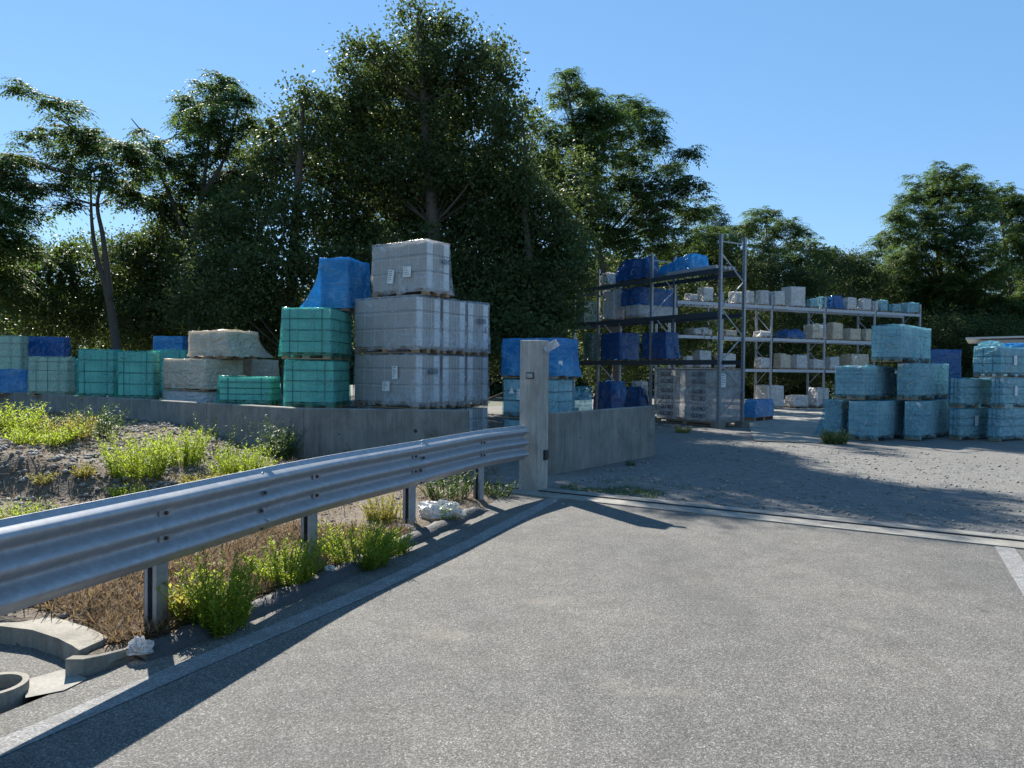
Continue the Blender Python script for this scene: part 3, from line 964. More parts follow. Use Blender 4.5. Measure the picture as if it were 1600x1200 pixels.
# ------------------------------------------------------------------ palletised loads
def film_mesh(wx, wy, z0, z1, seed, amp=0.014, flare=None, shrink=0.0, dome=0.0, n=18, rows=15, sag=0.014, pr=0.03, tiltx=0.0, tilty=0.0, lump=0.0, crump=0.012):
    """wrapped sheet round a wx*wy*(z1-z0) load, base centre at the origin"""
    per = []
    hx, hy = wx / 2 + pr, wy / 2 + pr
    for k in range(n): per.append((-hx + 2 * hx * k / n, -hy, 0, -1))
    for k in range(n): per.append((hx, -hy + 2 * hy * k / n, 1, 0))
    for k in range(n): per.append((hx - 2 * hx * k / n, hy, 0, 1))
    for k in range(n): per.append((-hx, hy - 2 * hy * k / n, -1, 0))
    P = len(per)
    mb = MB()
    H = z1 - z0
    flare = flare or {}
    def top_z(x, y):
        return tiltx * x + tilty * y + lump * noise.noise((x * 2.1 + seed, y * 2.1, 4.0)) + 0.4 * lump * noise.noise((x * 6 + seed, y * 6, 4.0))
    for j in range(rows + 1):
        t = j / rows
        for (x, y, nx, ny) in per:
            cx = 0.97 if (abs(abs(x) - hx) < 1e-6 and abs(abs(y) - hy) < 1e-6) else 1.0
            o = 1.2 * amp * noise.noise((x * 3.1 + seed, y * 3.1 + seed, t * H * 2.3)) + 0.7 * amp * noise.noise((x * 8 + seed, y * 8, t * H * 11)) + crump * max(0.0, 1 - abs(2.6 * noise.noise((x * 1.6 + y * 1.6 + t * H * 1.3 + seed, t * H * 4.2 - x * 1.2, seed)))) ** 3 * (1 if ny < -.5 else 0.25) + 0.035 * (1 - t) ** 6 * (0.4 + noise.noise((x * 5 + seed, y * 5, 8.0)))
            sx = 1 - shrink * max(0, (t - 0.35) / 0.65) ** 2
            X, Y = x * cx * sx, y * cx * sx
            X += nx * o; Y += ny * o
            k = (1 - t) ** 2.2
            if nx > 0.5 or x > hx - 1e-6: X += flare.get('x+', 0) * k
            if nx < -.5 or x < -hx + 1e-6: X -= flare.get('x-', 0) * k
            if ny > 0.5 or y > hy - 1e-6: Y += flare.get('y+', 0) * k
            if ny < -.5 or y < -hy + 1e-6: Y -= flare.get('y-', 0) * k
            z = z0 + t * (H + top_z(x, y))
            if j == 0: z += 0.03 * noise.noise((x * 4 + seed, y * 4, 1.0))
            mb.v.append((X, Y, z))
    for j in range(rows):
        for k in range(P):
            k2 = (k + 1) % P
            mb.face((j * P + k, j * P + k2, (j + 1) * P + k2, (j + 1) * P + k))
    rings = [0.985, 0.9, 0.7, 0.45, 0.2]
    prev = rows * P
    for r_ in rings:
        b = len(mb.v)
        for (x, y, nx, ny) in per:
            s2 = (1 - shrink) * r_
            z = z1 + top_z(x * r_, y * r_) + dome * (1 - r_ * r_) + 0.008 * (1 if r_ > .95 else 0) + sag * noise.noise((x * r_ * 4 + seed, y * r_ * 4, 2.0)) 
            mb.v.append((x * s2, y * s2, z))
        for k in range(P):
            k2 = (k + 1) % P
            mb.face((prev + k, prev + k2, b + k2, b + k))
        prev = b
    mb.face([prev + k for k in range(P)])
    return mb

def pallet_mb(wx, wy, h=0.13):
    mb = MB()
    nb_ = max(3, int(wx / 0.2))
    for k in range(3):
        y = -wy / 2 + 0.05 + k * (wy - 0.1) / 2
        mb.box(-wx / 2, wx / 2, y - 0.05, y + 0.05, 0.002, 0.022)
        for i in range(3):
            x = -wx / 2 + 0.07 + i * (wx - 0.14) / 2
            mb.box(x - 0.07, x + 0.07, y - 0.048, y + 0.048, 0.022, h - 0.044)
        mb.box(-wx / 2 + .001, wx / 2 - .001, y - 0.05, y + 0.05, h - 0.044, h - 0.022)
    for i in range(nb_ + 1):
        x = -wx / 2 + 0.05 + i * (wx - 0.1) / nb_
        mb.box(x - 0.048, x + 0.048, -wy / 2, wy / 2, h - 0.022, h - 0.001)
    return mb

def carton_mb(wx, wy, z0, z1, nx, ny, nz, gap=0.008, jitter=0.0, stagger=False):
    mb = MB()
    mb.box(-wx / 2 + 0.012, wx / 2 - 0.012, -wy / 2 + 0.012, wy / 2 - 0.012, z0 + 0.002, z1 - 0.012, 1)
    dz = (z1 - z0) / nz
    for k in range(nz):
        for side in range(2):
            # outer skins only: front/back rows and left/right rows of cartons
            if side == 0:
                cells = nx; L = wx; dep = 0.16
                offs = (0.5 / cells) if (stagger and k % 2) else 0
                xs_ = [0] + [min(1, max(0, i / cells + offs)) for i in range(0 if offs else 1, cells)] + [1]
                for a, b in zip(xs_[:-1], xs_[1:]):
                    if b - a < 1e-3: continue
                    for sg in (-1, 1):
                        j = random.uniform(-jitter, jitter)
                        y0, y1 = (-wy / 2 + j, -wy / 2 + dep) if sg < 0 else (wy / 2 - dep, wy / 2 + j)
                        mb.box(-L / 2 + a * L + gap / 2, -L / 2 + b * L - gap / 2, y0, y1, z0 + k * dz + gap / 3, z0 + (k + 1) * dz - gap / 3, 0)
            else:
                cells = ny; L = wy - 0.34; dep = 0.16
                if L < 0.1: continue
                for i in range(cells):
                    for sg in (-1, 1):
                        j = random.uniform(-jitter, jitter)
                        x0, x1 = (-wx / 2 + j, -wx / 2 + dep) if sg < 0 else (wx / 2 - dep, wx / 2 + j)
                        mb.box(x0, x1, -L / 2 + L * i / cells + gap / 2, -L / 2 + L * (i + 1) / cells - gap / 2, z0 + k * dz + gap / 3, z0 + (k + 1) * dz - gap / 3, 0)
    return mb

def strap_mb(wx, wy, zs, xs_=(), z0=0.1, z1=1.0, o=0.008):
    mb = MB()
    hx, hy = wx / 2 + o, wy / 2 + o
    for z in zs:
        a, b = z - 0.007, z + 0.007
        mb.box(-hx, hx, -hy - 0.003, -hy, a, b); mb.box(-hx, hx, hy, hy + 0.003, a, b)
        mb.box(-hx - 0.003, -hx, -hy - .003, hy + .003, a, b); mb.box(hx, hx + 0.003, -hy - .003, hy + .003, a, b)
    for x in xs_:
        mb.box(x - .007, x + .007, -hy - .0065, -hy - .0035, z0, z1); mb.box(x - .007, x + .007, hy + .0035, hy + .0065, z0, z1)
    return mb

STY = {
 'clear':  dict(film='film_clear', goods=('carton', 'carton_gap'), cells=(6, 4, 3), straps=(0.36, 0.70), gap=0.026, strap='strap_pale'),
 'green':  dict(film='film_green', goods=('carton_green', 'brick_gap'), cells=(3, 3, 4), straps=(0.25, 0.5, 0.75), xs=(-.33, .33)),
 'pgreen': dict(film='film_pale_green', goods=('white_goods', 'brick_gap'), cells=(4, 3, 4), straps=(0.3, 0.6, 0.85), xs=(-.3, .0, .3)),
 'teal':   dict(film='film_teal', goods=('brick', 'brick_gap'), cells=(3, 3, 7), straps=(), stagger=True, jitter=0.006, gap=0.010),
 'tealc':  dict(film='film_teal', goods=('brick', 'brick_gap'), cells=(3, 2, 3), straps=(0.35, 0.62), xs=(-.15, .2)),
 'blue':   dict(film='film_blue', goods=('white_goods', 'brick_gap'), cells=(3, 3, 4), straps=()),
 'navy':   dict(film='film_navy', goods=None, cells=None, straps=()),
 'dgreen': dict(film='film_dgreen', goods=None, cells=None, straps=()),
 'beige':  dict(film='film_beige', goods=('white_goods', 'brick_gap'), cells=(3, 2, 3), straps=(0.45,)),
 'white':  dict(film='film_white', goods=('white_goods', 'brick_gap'), cells=(2, 2, 3), straps=()),
}
SEED = [0.0]
TOPS = {}
def load(key, u, d, yaw, uL, uR, vt, vb, style, label, z0=None, on=None, group=None, pallet=True, cat='pallet load', ph=0.13, h=None, cover_only=False, name='pallet_load', **fk):
    """corner nearest the camera at bearing u and distance d; left and right faces end at bearings uL, uR"""
    vm = (vt + vb) / 2
    c = W(u, vm, d)
    ya = D2R(yaw)
    dl = Vector((-math.cos(ya), math.sin(ya))); dr = Vector((math.sin(ya), math.cos(ya)))
    wl_ = slen(c.x, c.y, dl.x, dl.y, uL, vm); wr_ = slen(c.x, c.y, dr.x, dr.y, uR, vm)
    wl_ = min(2.6, max(0.35, wl_)); wr_ = min(2.6, max(0.35, wr_))
    if on is not None: z0 = TOPS[on] + 0.004
    if z0 is None: z0 = Z(u, vb, d)
    zt = Z(u, vt, d) if h is None else z0 + h
    H = zt - z0
    TOPS[key] = zt
    cx = c.x + dl.x * wl_ / 2 + dr.x * wr_ / 2; cy = c.y + dl.y * wl_ / 2 + dr.y * wr_ / 2
    S = STY[style]
    SEED[0] += 3.37
    fk.setdefault('shrink', 0.035 * random.random()); fk.setdefault('lump', 0.02 * random.random())
    t = empty(name, (cx, cy, z0), -ya + D2R(random.uniform(-1.5, 1.5)), label, cat, group)
    ins = 0.035
    wx, wy = wl_ - 2 * ins, wr_ - 2 * ins
    pb = ph if pallet else 0.0
    if pallet: pallet_mb(wx, wy, ph).build('pallet', M['wood'], t)
    if S['goods'] and not cover_only:
        g = carton_mb(wx, wy, pb + 0.001, H - 0.03, *S['cells'], gap=S.get('gap', 0.007), jitter=S.get('jitter', 0.002), stagger=S.get('stagger', False))
        g.build('cartons', [M[S['goods'][0]], M[S['goods'][1]]], t)
        if S['straps']:
            strap_mb(wx, wy, [pb + (H - pb) * s for s in S['straps']], [x * wx for x in S.get('xs', ())], pb, H - 0.03).build('strap', M[S.get('strap', 'strap')], t)
    fz0 = fk.pop('fz0', 0.05 if pallet else 0.0)
    f = film_mesh(wx, wy, fz0, H - 0.012, SEED[0], **fk)
    f.build('film', M[fk.get('film', S['film'])] if 'film' in fk else M[S['film']], t, smooth=True)
    t['_w'] = (wx, wy, H)
    return t

def sheet_label(t, face, a, z, wd, ht, rot=0.0, lines=6, o=0.05, name='label_sheet'):
    """paper label on the film; face 'f' = left visible face (local -y), 'r' = right visible face (local +x)"""
    wx, wy, H = t['_w']
    if face == 'f': Mx = Matrix.Translation((a * wx, -wy / 2 - o, z))
    else: Mx = Matrix.Translation((wx / 2 + o, a * wy, z)) @ Matrix.Rotation(D2R(90), 4, 'Z')
    Mx = Mx @ Matrix.Rotation(D2R(rot), 4, 'Y')
    mb = MB()
    mb.box(-wd / 2, wd / 2, -0.002, 0.002, -ht / 2, ht / 2, 0, Mx)
    for k in range(lines):
        zz = ht / 2 - (k + 0.9) * ht / (lines + 1)
        x1 = -wd * .38 + wd * random.uniform(.25, .75)
        mb.box(-wd * .38, x1, -0.0040, -0.0022, zz, zz + ht * 0.045, 1, Mx)
    mb.build(name, [M['paper'], M['ink']], t)

def text_mesh(body, size, bold=0.0, jit=0.0):
    cu = bpy.data.curves.new('lettering', 'FONT')
    cu.body = body; cu.size = size; cu.align_x = 'CENTER'; cu.align_y = 'CENTER'
    cu.extrude = 0.001; cu.offset = bold
    o = bpy.data.objects.new('lettering', cu)
    C.objects.link(o)
    dg = bpy.context.evaluated_depsgraph_get()
    me = bpy.data.meshes.new_from_object(o.evaluated_get(dg))
    bpy.data.objects.remove(o); bpy.data.curves.remove(cu)
    me.materials.clear(); me.materials.append(M['print'])
    if jit:
        for v in me.vertices:
            v.co.x += jit * noise.noise((v.co.x * 9, v.co.y * 9, 1)); v.co.y += jit * noise.noise((v.co.x * 9, v.co.y * 9, 5))
    return me
def write_on(t, face, a, z, body, size, o=0.05, bold=0.004, rot=0.0, jit=0.0, me=None, name='lettering'):
    wx, wy, H = t['_w']
    me = me or text_mesh(body, size, bold, jit)
    ob = link(name, me, t)
    if face == 'f': Mx = Matrix.Translation((a * wx, -wy / 2 - o, z))
    else: Mx = Matrix.Translation((wx / 2 + o, a * wy, z)) @ Matrix.Rotation(D2R(90), 4, 'Z')
    ob.matrix_local = Mx @ Matrix.Rotation(D2R(rot), 4, 'Y') @ Matrix.Rotation(D2R(90), 4, 'X')
    return ob

# --- white stack above the wall: three pallets deep, three high, one on top
GW = 'white film wrapped pallets stacked above the wall'
c0 = W(650, 600, 14.0)
YW = 37.0
dr = Vector((math.sin(D2R(YW)), math.cos(D2R(YW))))
tot = slen(c0.x, c0.y, dr.x, dr.y, 767, 590)
z1, z2, z3, z4 = [Z(650, v, 14.0) for v in (640, 551, 459, 0)][:3] + [0]
def white_row(keys, zb, zt, labels, uL, shift=0.0):
    out = []
    for k in range(3):
        cx, cy = c0.x + dr.x * tot * k / 3, c0.y + dr.y * tot * k / 3
        # bearing of this corner
        uu = 800 + FPX * cx / cy
        ob = load(keys[k], uu, cy, YW, 0, 0, 600, 640, 'clear', labels[k], z0=zb, h=zt - zb, group=GW) if False else None
        out.append((cx, cy))
    return out
def load_xy(key, cx, cy, yaw, wl_, wr_, z0, h, style, label, group=None, cat='pallet load', pallet=True, ph=0.13, name='pallet_load', cover_only=False, **fk):
    ya = D2R(yaw)
    dl = Vector((-math.cos(ya), math.sin(ya))); d2 = Vector((math.sin(ya), math.cos(ya)))
    mx = cx + dl.x * wl_ / 2 + d2.x * wr_ / 2; my = cy + dl.y * wl_ / 2 + d2.y * wr_ / 2
    S = STY[style]; SEED[0] += 3.37
    fk.setdefault('shrink', 0.03 * random.random()); fk.setdefault('lump', 0.02 * random.random())
    TOPS[key] = z0 + h
    t = empty(name, (mx, my, z0), -ya, label, cat, group)
    wx, wy = wl_ - 0.07, wr_ - 0.07
    pb = ph if pallet else 0
    if pallet: pallet_mb(wx, wy, ph).build('pallet', M['wood'], t)
    if S['goods'] and not cover_only:
        carton_mb(wx, wy, pb + 0.001, h - 0.03, *S['cells'], gap=S.get('gap', 0.007), jitter=S.get('jitter', 0.002), stagger=S.get('stagger', False)).build('cartons', [M[S['goods'][0]], M[S['goods'][1]]], t)
        if S['straps']:
            strap_mb(wx, wy, [pb + (h - pb) * s for s in S['straps']], [x * wx for x in S.get('xs', ())], pb, h - 0.03).build('strap', M[S.get('strap', 'strap')], t)
    fz0 = fk.pop('fz0', 0.05 if pallet else 0.0)
    film_mesh(wx, wy, fz0, h - 0.012, SEED[0], **fk).build('film', M[S['film']], t, smooth=True)
    t['_w'] = (wx, wy, h)
    return t
dlv = Vector((-math.cos(D2R(YW)), math.sin(D2R(YW))))
WLW = slen(c0.x, c0.y, dlv.x, dlv.y, 550, 600)
WRW = tot / 3
STACK = {}
zb0 = 0.006
h0 = z1 - zb0 - 0.006
rows_ = [('a', zb0, h0, ['', None, 'lowest clear wrapped pallet on the yard, seen past the right end of the wall']),
         ('b', z1, z2 - z1 - 0.004, ['bottom corner pallet of the white wrapped stack with two paper labels and a handwritten number',
                            'bottom middle pallet of the white wrapped stack, behind the labelled corner one',
                            'bottom rear pallet of the white wrapped stack, greyer and farthest right']),
         ('c', z2, z3 - z2 - 0.004, ['corner pallet in the middle tier of the white wrapped stack, no labels',
                            'middle pallet in the middle tier of the white wrapped stack',
                            'rear pallet in the middle tier of the white wrapped stack with handwritten 6830'])]
for nm, zb, hh, labs in rows_:
    for k in range(3):
        if nm == 'a' and k < 2: continue
        cx, cy = c0.x + dr.x * WRW * k, c0.y + dr.y * WRW * k
        STACK[nm, k] = load_xy(nm + str(k), cx, cy, YW, WLW - 0.06 * k, WRW - 0.012, zb, hh, 'clear', labs[k], GW, amp=0.012, flare={'y-': 0.03, 'x+': 0.03})
# ground under the first two bottom pallets is a stack of the same pallets hidden by the wall
for k in range(2):
    cx, cy = c0.x + dr.x * WRW * k, c0.y + dr.y * WRW * k
    STACK['a', k] = load_xy('a' + str(k), cx, cy, YW, WLW - 0.06 * k, WRW - 0.012, zb0, h0, 'clear', 'clear wrapped pallet on the ground hidden behind the wall under the white stack', GW, amp=0.012)
ct = W(668, 420, 14.15)
t = load('wt', 668, 14.15, 35, 578, 707, 372, 460, 'clear', 'topmost pallet of the white wrapped stack with two paper labels, alone on top', z0=z3 + 0.004, group=GW, amp=0.016, flare={'x+': 0.05, 'y+': 0.05, 'y-': 0.02})
sheet_label(t, 'f', 0.18, 0.47, 0.21, 0.20, 2, 4); sheet_label(t, 'f', -0.12, 0.40, 0.16, 0.27, 8, 6)
write_on(t, 'r', 0.22, 0.68, '6310', 0.13, jit=0.02)
t = STACK['b', 0]
sheet_label(t, 'f', 0.20, 0.70, 0.15, 0.25, -2, 6); sheet_label(t, 'f', 0.06, 0.43, 0.20, 0.19, 0, 5)
write_on(t, 'r', 0.1, 0.72, '6310', 0.15, o=0.06, jit=0.02)
t = STACK['c', 2]
write_on(t, 'r', 0.0, 0.70, '6830', 0.17, o=0.06, jit=0.025); write_on(t, 'r', 0.25, 0.53, '5', 0.15, o=0.06, jit=0.025)

# --- green pair left of it, blue cover on top
GGN = 'green film wrapped pallets along the wall'
gA = load('gm', 523, 14.1, 3, 441, 549, 562, 638, 'green', 'lower of two stacked tall green wrapped pallets left of the white stack', z0=TZ + 0.003, group=GGN, amp=0.012)
gB = load('gn', 520, 14.1, 3, 437, 551, 480, 562, 'green', 'upper of two stacked tall green wrapped pallets left of the white stack', on='gm', group=GGN, amp=0.014, flare={'x-': 0.04})
load('bo', 545, 14.9, 12, 497, 580, 401, 476, 'blue', 'blue plastic covered load with a flared skirt on top of the green pallets', on='gn', amp=0.02, flare={'x-': 0.42, 'y-': 0.05}, shrink=0.02, lump=0.03, tiltx=0.02)

# --- loads along the wall to the left
def wallz(): return TZ + 0.003
load('gk', 423, 14.7, 4, 339, 441, 588, 637, 'green', 'low bright green wrapped pallet at the wall left of the tall green pair', z0=wallz(), group=GGN, amp=0.014, flare={'x-': 0.07})
load('lw', 322, 15.8, 36, 250, 384, 612, 631, 'white', 'low white wrapped load on the wall terrace under the beige pallets', z0=wallz(), amp=0.012, pallet=False)
load('bj', 320, 15.75, 36, 251, 384, 560, 609, 'beige', 'beige wrapped pallet with pale green side, middle of the beige stack', on='lw', amp=0.014, flare={'x+': 0.02})
load('bi', 352, 15.85, 34, 293, 405, 515, 559, 'beige', 'beige sheeted load with a trailing skirt on top of the beige stack', on='bj', amp=0.03, flare={'y+': 0.35, 'x+': 0.1}, lump=0.05)
load('bk', 392, 17.2, 30, 384, 437, 561, 625, 'beige', 'beige flared wrapped load half hidden between the beige stack and the green pair', z0=wallz(), amp=0.02, flare={'y+': 0.12})
load('ge', 178, 17.4, 7, 119, 182, 545, 616, 'green', 'left one of the pair of tall turquoise wrapped pallets at the wall', z0=wallz(), group=GGN, amp=0.016, flare={'x-': 0.02})
load('gf', 239, 16.7, 6, 181, 250, 548, 622, 'green', 'right one of the pair of tall turquoise wrapped pallets at the wall', z0=wallz(), group=GGN, amp=0.016, flare={'x-': 0.04})
load('gt', 290, 19.4, 8, 236, 300, 546, 600, 'green', 'turquoise wrapped pallet with sunlit top showing behind the tall turquoise pair', z0=wallz(), group=GGN, amp=0.02, lump=0.03)
load('bs', 285, 21.0, 8, 238, 292, 525, 590, 'blue', 'small blue load with torn white sheet on top, behind the beige stack', z0=wallz(), amp=0.02)
load('dd', 104, 18.6, 6, 42, 108, 557, 610, 'pgreen', 'cream and pale green wrapped pallet near the left edge', z0=wallz(), amp=0.012)
load('de', 122, 19.9, 6, 100, 126, 560, 606, 'green', 'narrow strip of a green wrapped pallet behind the cream one', z0=wallz(), group=GGN, amp=0.012)
load('db', 100, 21.5, 4, 36, 106, 526, 600, 'navy', 'dark blue wrapped load behind the cream pallet near the left edge', z0=wallz(), amp=0.012)
load('da', 40, 19.6, 8, -40, 44, 577, 611, 'blue', 'low pale blue wrapped load at the left edge beside the cream pallet', z0=wallz(), amp=0.018)
load('dc', 31, 20.6, 4, -40, 36, 524, 575, 'pgreen', 'grey green wrapped pallet of tiles at the left edge, highest there', z0=wallz(), amp=0.014, ph=0.13)

# --- blue stack behind the gate post
GBP = 'stack of blue wrapped pallets behind the gate post'
t = load('p1', 866, 14.4, 36, 784, 899, 658, 719, 'tealc', 'bottom pallet of the blue stack behind the gate post, dark teal', z0=0.01, group=GBP, amp=0.016)
t2 = load('p2', 866, 14.4, 36, 783, 898, 592, 656, 'tealc', 'middle pallet of the blue stack behind the gate post, pale tiles showing', on='p1', group=GBP, amp=0.02)
mb = MB()
wx, wy, H = t2['_w']
mb.poly([(-wx * .36, -wy / 2 - .06, H * .62), (-wx * .24, -wy / 2 - .06, H * .62), (-wx * .30, -wy / 2 - .06, H * .78)])
mb.build('printed_mark', M['paper'], t2)
sheet_label(t2, 'f', -0.16, 0.5, 0.10, 0.22)
t3 = load('p3', 868, 14.4, 36, 781, 906, 527, 590, 'blue', 'top pallet of the blue stack behind the gate post, opaque bright blue', on='p2', group=GBP, amp=0.022, cover_only=True, flare={'x+': 0.05, 'y+': 0.04})
sheet_label(t3, 'r', -0.38, 0.30, 0.14, 0.10, 0, 2)
load('p4', 912, 17.6, 40, 899, 927, 604, 660, 'tealc', 'small crumpled teal load beside the blue stack, bright torn top', z0=0.01, amp=0.03, shrink=0.2, lump=0.05, cover_only=True)

# ------------------------------------------------------------------ pallet racks
def rack(name, label, origin, along, depth_dir, ts, heights, levels, beam_mat, bay_sides=(0, 1), dep=1.05, skip=()):
    t = empty(name, origin, 0, label, 'pallet rack')
    A = Vector((along[0], along[1], 0)).normalized(); Dd = Vector((depth_dir[0], depth_dir[1], 0)).normalized()
    for k, (tt, hh) in enumerate(zip(ts, heights)):
        ups = []
        for s in (0, 1):
            p = A * tt + Dd * dep * s
            mb = MB()
            Mx = Matrix((A, Dd, Vector((0, 0, 1)))).transposed().to_4x4(); Mx.translation = p
            mb.box(-0.05, 0.05, -0.003, 0.003, 0.02, hh, 0, Mx)
            mb.box(-0.05, -0.044, 0.003, 0.07, 0.02, hh, 0, Mx); mb.box(0.044, 0.05, 0.003, 0.07, 0.02, hh, 0, Mx)
            n_ = int(hh / 0.12)
            for q_ in range(n_):
                z = 0.15 + q_ * 0.12
                mb.box(-0.022, -0.010, -0.0045, -0.0032, z, z + 0.045, 1, Mx); mb.box(0.010, 0.022, -0.0045, -0.0032, z, z + 0.045, 1, Mx)
            up = mb.build('upright', [M['galv_dull'], M['dark']], t)
            mb = MB(); mb.box(-0.17, 0.17, -0.12, 0.19, 0, 0.19, 0, Mx)
            mb.build('foot_block', M['concrete_old'], up)
            ups.append(up)
        mb = MB()
        z = 0.33; fl = False
        mb.bar(A * tt + Dd * 0.05 + Vector((0, 0, 0.32)), A * tt + Dd * (dep - 0.0) + Vector((0, 0, 0.32)), 0.03, 0.035)
        while z + 0.85 < hh - 0.1:
            a = A * tt + Dd * (0.05 if not fl else dep) + Vector((0, 0, z)); b = A * tt + Dd * (dep if not fl else 0.05) + Vector((0, 0, z + 0.85))
            mb.bar(a, b, 0.03, 0.035)
            z += 0.85; fl = not fl
        mb.bar(A * tt + Dd * 0.05 + Vector((0, 0, hh - 0.22)), A * tt + Dd * dep + Vector((0, 0, hh - 0.22)), 0.03, 0.035)
        mb.build('bracing', M['galv'], ups[0])
    for k in range(len(ts) - 1):
        for li, z in enumerate(levels):
            if (k, li) in skip: continue
            for s in bay_sides:
                p = A * (ts[k] + 0.05) + Dd * (dep * s - (0.03 if s == 0 else -0.03)); q = A * (ts[k + 1] - 0.05) + Dd * (dep * s - (0.03 if s == 0 else -0.03))
                mb = MB()
                mb.bar(p + Vector((0, 0, z - 0.07)), q + Vector((0, 0, z - 0.07)), 0.05, 0.14)
                mb.build('beam', beam_mat, t)
    return t
A1 = Vector((-0.51, 0.86)).normalized(); D1 = Vector((0.86, 0.51)).normalized()
o1 = G(1121, 669)
TS1 = [0, 3.15, 6.15, 9.2]
L1v = [2.12, 3.62, 4.95]
rack('pallet_rack', 'tall nearer pallet rack with dark beams behind the concrete barrier', (o1.x, o1.y, 0), A1, D1, TS1, [6.0, 5.8, 5.6, 5.5], L1v, M['beam'])
o2 = Vector((7.2, 33.7, 0))
A2 = Vector((0.92, 0.39)).normalized(); D2 = Vector((-0.39, 0.92)).normalized()
def t2_at(u): return slen(o2.x, o2.y, A2.x, A2.y, u, 560)
TS2 = [0.0] + [t2_at(u) for u in (1128, 1205, 1288, 1366, 1437)]
L2v = [1.93, 3.45, 5.02]
rack('pallet_rack', 'long rear pallet rack with pale galvanised beams in front of the trees', (o2.x, o2.y, 0), A2, D2, TS2, [5.55] * 6, L2v, M['beam_pale'], skip=())

# loads on the nearer rack (bearing range, level)
GR1 = 'loads on the nearer pallet rack'
def r1_load(key, u, uL, uR, lvl, vt, style, label, back=0.0, z0=None, on=None, **kw):
    tt = slen(o1.x, o1.y, A1.x, A1.y, u, 500)
    p = Vector((o1.x, o1.y)) + A1 * tt + D1 * back
    return load(key, u, p.y, 59.3, uL, uR, vt, 600, style, label, z0=(L1v[lvl] + 0.005 if z0 is None and on is None else z0), on=on, group=GR1, **kw)
r1_load('r1a', 1012, 960, 1029, 2, 400, 'navy', 'dark blue sheeted lump on the top level of the nearer rack, left of the wedge', amp=0.05, shrink=0.18, lump=0.16, ph=0.12)
r1_load('r1b', 1080, 1026, 1107, 2, 402, 'blue', 'bright blue sheeted wedge sloping up to the right on top of the nearer rack', amp=0.03, shrink=0.05, lump=0.08, tiltx=0.18, cover_only=True)
r1_load('r1c', 998, 975, 1060, 1, 475, 'white', 'white wrapped pallet on the second level of the nearer rack, under the blue bundle', amp=0.012)
r1_load('r1d', 998, 968, 1060, 1, 448, 'navy', 'blue sheeted bundle lying on the white pallet in the nearer rack', on='r1c', pallet=False, amp=0.04, lump=0.08, shrink=0.08)
r1_load('r1e', 958, 940, 976, 1, 452, 'white', 'crumpled white load in the shaded far bay of the nearer rack', amp=0.04, lump=0.08)
r1_load('r1f', 968, 937, 1000, 0, 519, 'navy', 'large dark blue wrapped load on the lowest beam of the nearer rack, left bay', amp=0.02)
r1_load('r1g', 1040, 1001, 1061, 0, 518, 'navy', 'dark blue load behind the crossed bracing on the lowest beam of the nearer rack', amp=0.03, flare={'y+': .1})
r1_load('r1h', 925, 911, 937, 0, 520, 'dgreen', 'dark green wrapped load at the shaded far end of the nearer rack', amp=0.02)
r1_load('r1l', 948, 938, 974, 2, 425, 'white', 'low crumpled pale load on the top level of the nearer rack, far left', amp=.04, lump=.1)
r1_load('r1m', 912, 898, 936, 1, 470, 'dgreen', 'dark shrouded load on the second level of the nearer rack, farthest bay', amp=.04, lump=.1)
r1_load('r1i', 955, 926, 985, 0, 596, 'navy', 'dark blue sheeted heap on the ground under the nearer rack, left of the spiky wedge', z0=0.01, amp=0.06, shrink=0.3, lump=0.1)
r1_load('r1j', 1000, 975, 1016, 0, 606, 'navy', 'low blue tarpaulin heap under the nearer rack just left of the lettered bundles', z0=0.01, amp=0.08, shrink=0.35, lump=0.15)
r1_load('r1k', 1003, 985, 1012, 0, 595, 'white', 'leaning pale wrapped load under the nearer rack behind the blue heap', z0=0.01, back=0.9, amp=0.05, shrink=0.3)
# bundle of steel profiles on the top beams of the first bay
t = empty('profile_bundle', (o1.x, o1.y, L1v[2]), 0, 'bundle of bright steel profiles lying on the top beams of the nearer rack', 'steel profiles', GR1)
A13, D13 = Vector((A1.x, A1.y, 0)), Vector((D1.x, D1.y, 0))
for k in range(5):
    mb = MB()
    a = A13 * 0.12 + D13 * (0.0 + 0.19 * k) + Vector((0, 0, 0.05)); b = A13 * 2.35 + D13 * (0.0 + 0.19 * k) + Vector((0, 0, 0.05))
    mb.bar(a, b, 0.10, 0.08)
    mb.bar(a + Vector((0, 0, 0.055)), b + Vector((0, 0, 0.055)), 0.03, 0.03)
    mb.build('profile', M['beam_pale'], t)

# lettered bundles under the first bay
tt = slen(o1.x, o1.y, A1.x, A1.y, 1119, 620)
p = Vector((o1.x, o1.y)) + A1 * 0.12 + D1 * 0.04
gl = empty('lettered_bundle', (0, 0, 0), 0, 'tall white wrapped pallet printed GLOBO in rows under the first rack bay', 'pallet load')
wl_g = slen(p.x, p.y, A1.x, A1.y, 1026, 620); wr_g = slen(p.x, p.y, D1.x, D1.y, 1163, 620)
wl_g = min(wl_g, 2.9); wr_g = min(1.3, max(0.7, wr_g))
c_ = p + A1 * wl_g / 2 + D1 * wr_g / 2
gl.location = (c_.x, c_.y, 0.03); gl.rotation_euler = (0, 0, D2R(-59.3))
gl['_w'] = (wl_g, wr_g, 1.85)
pallet_mb(wl_g, wr_g).build('pallet', M['wood'], gl)
GH = Z(1119, 577, p.y) - 0.03
gme = text_mesh('GLOBO', 0.18, 0.004)
sides = [(-0.5, 0.02), (0.02, 0.5)]
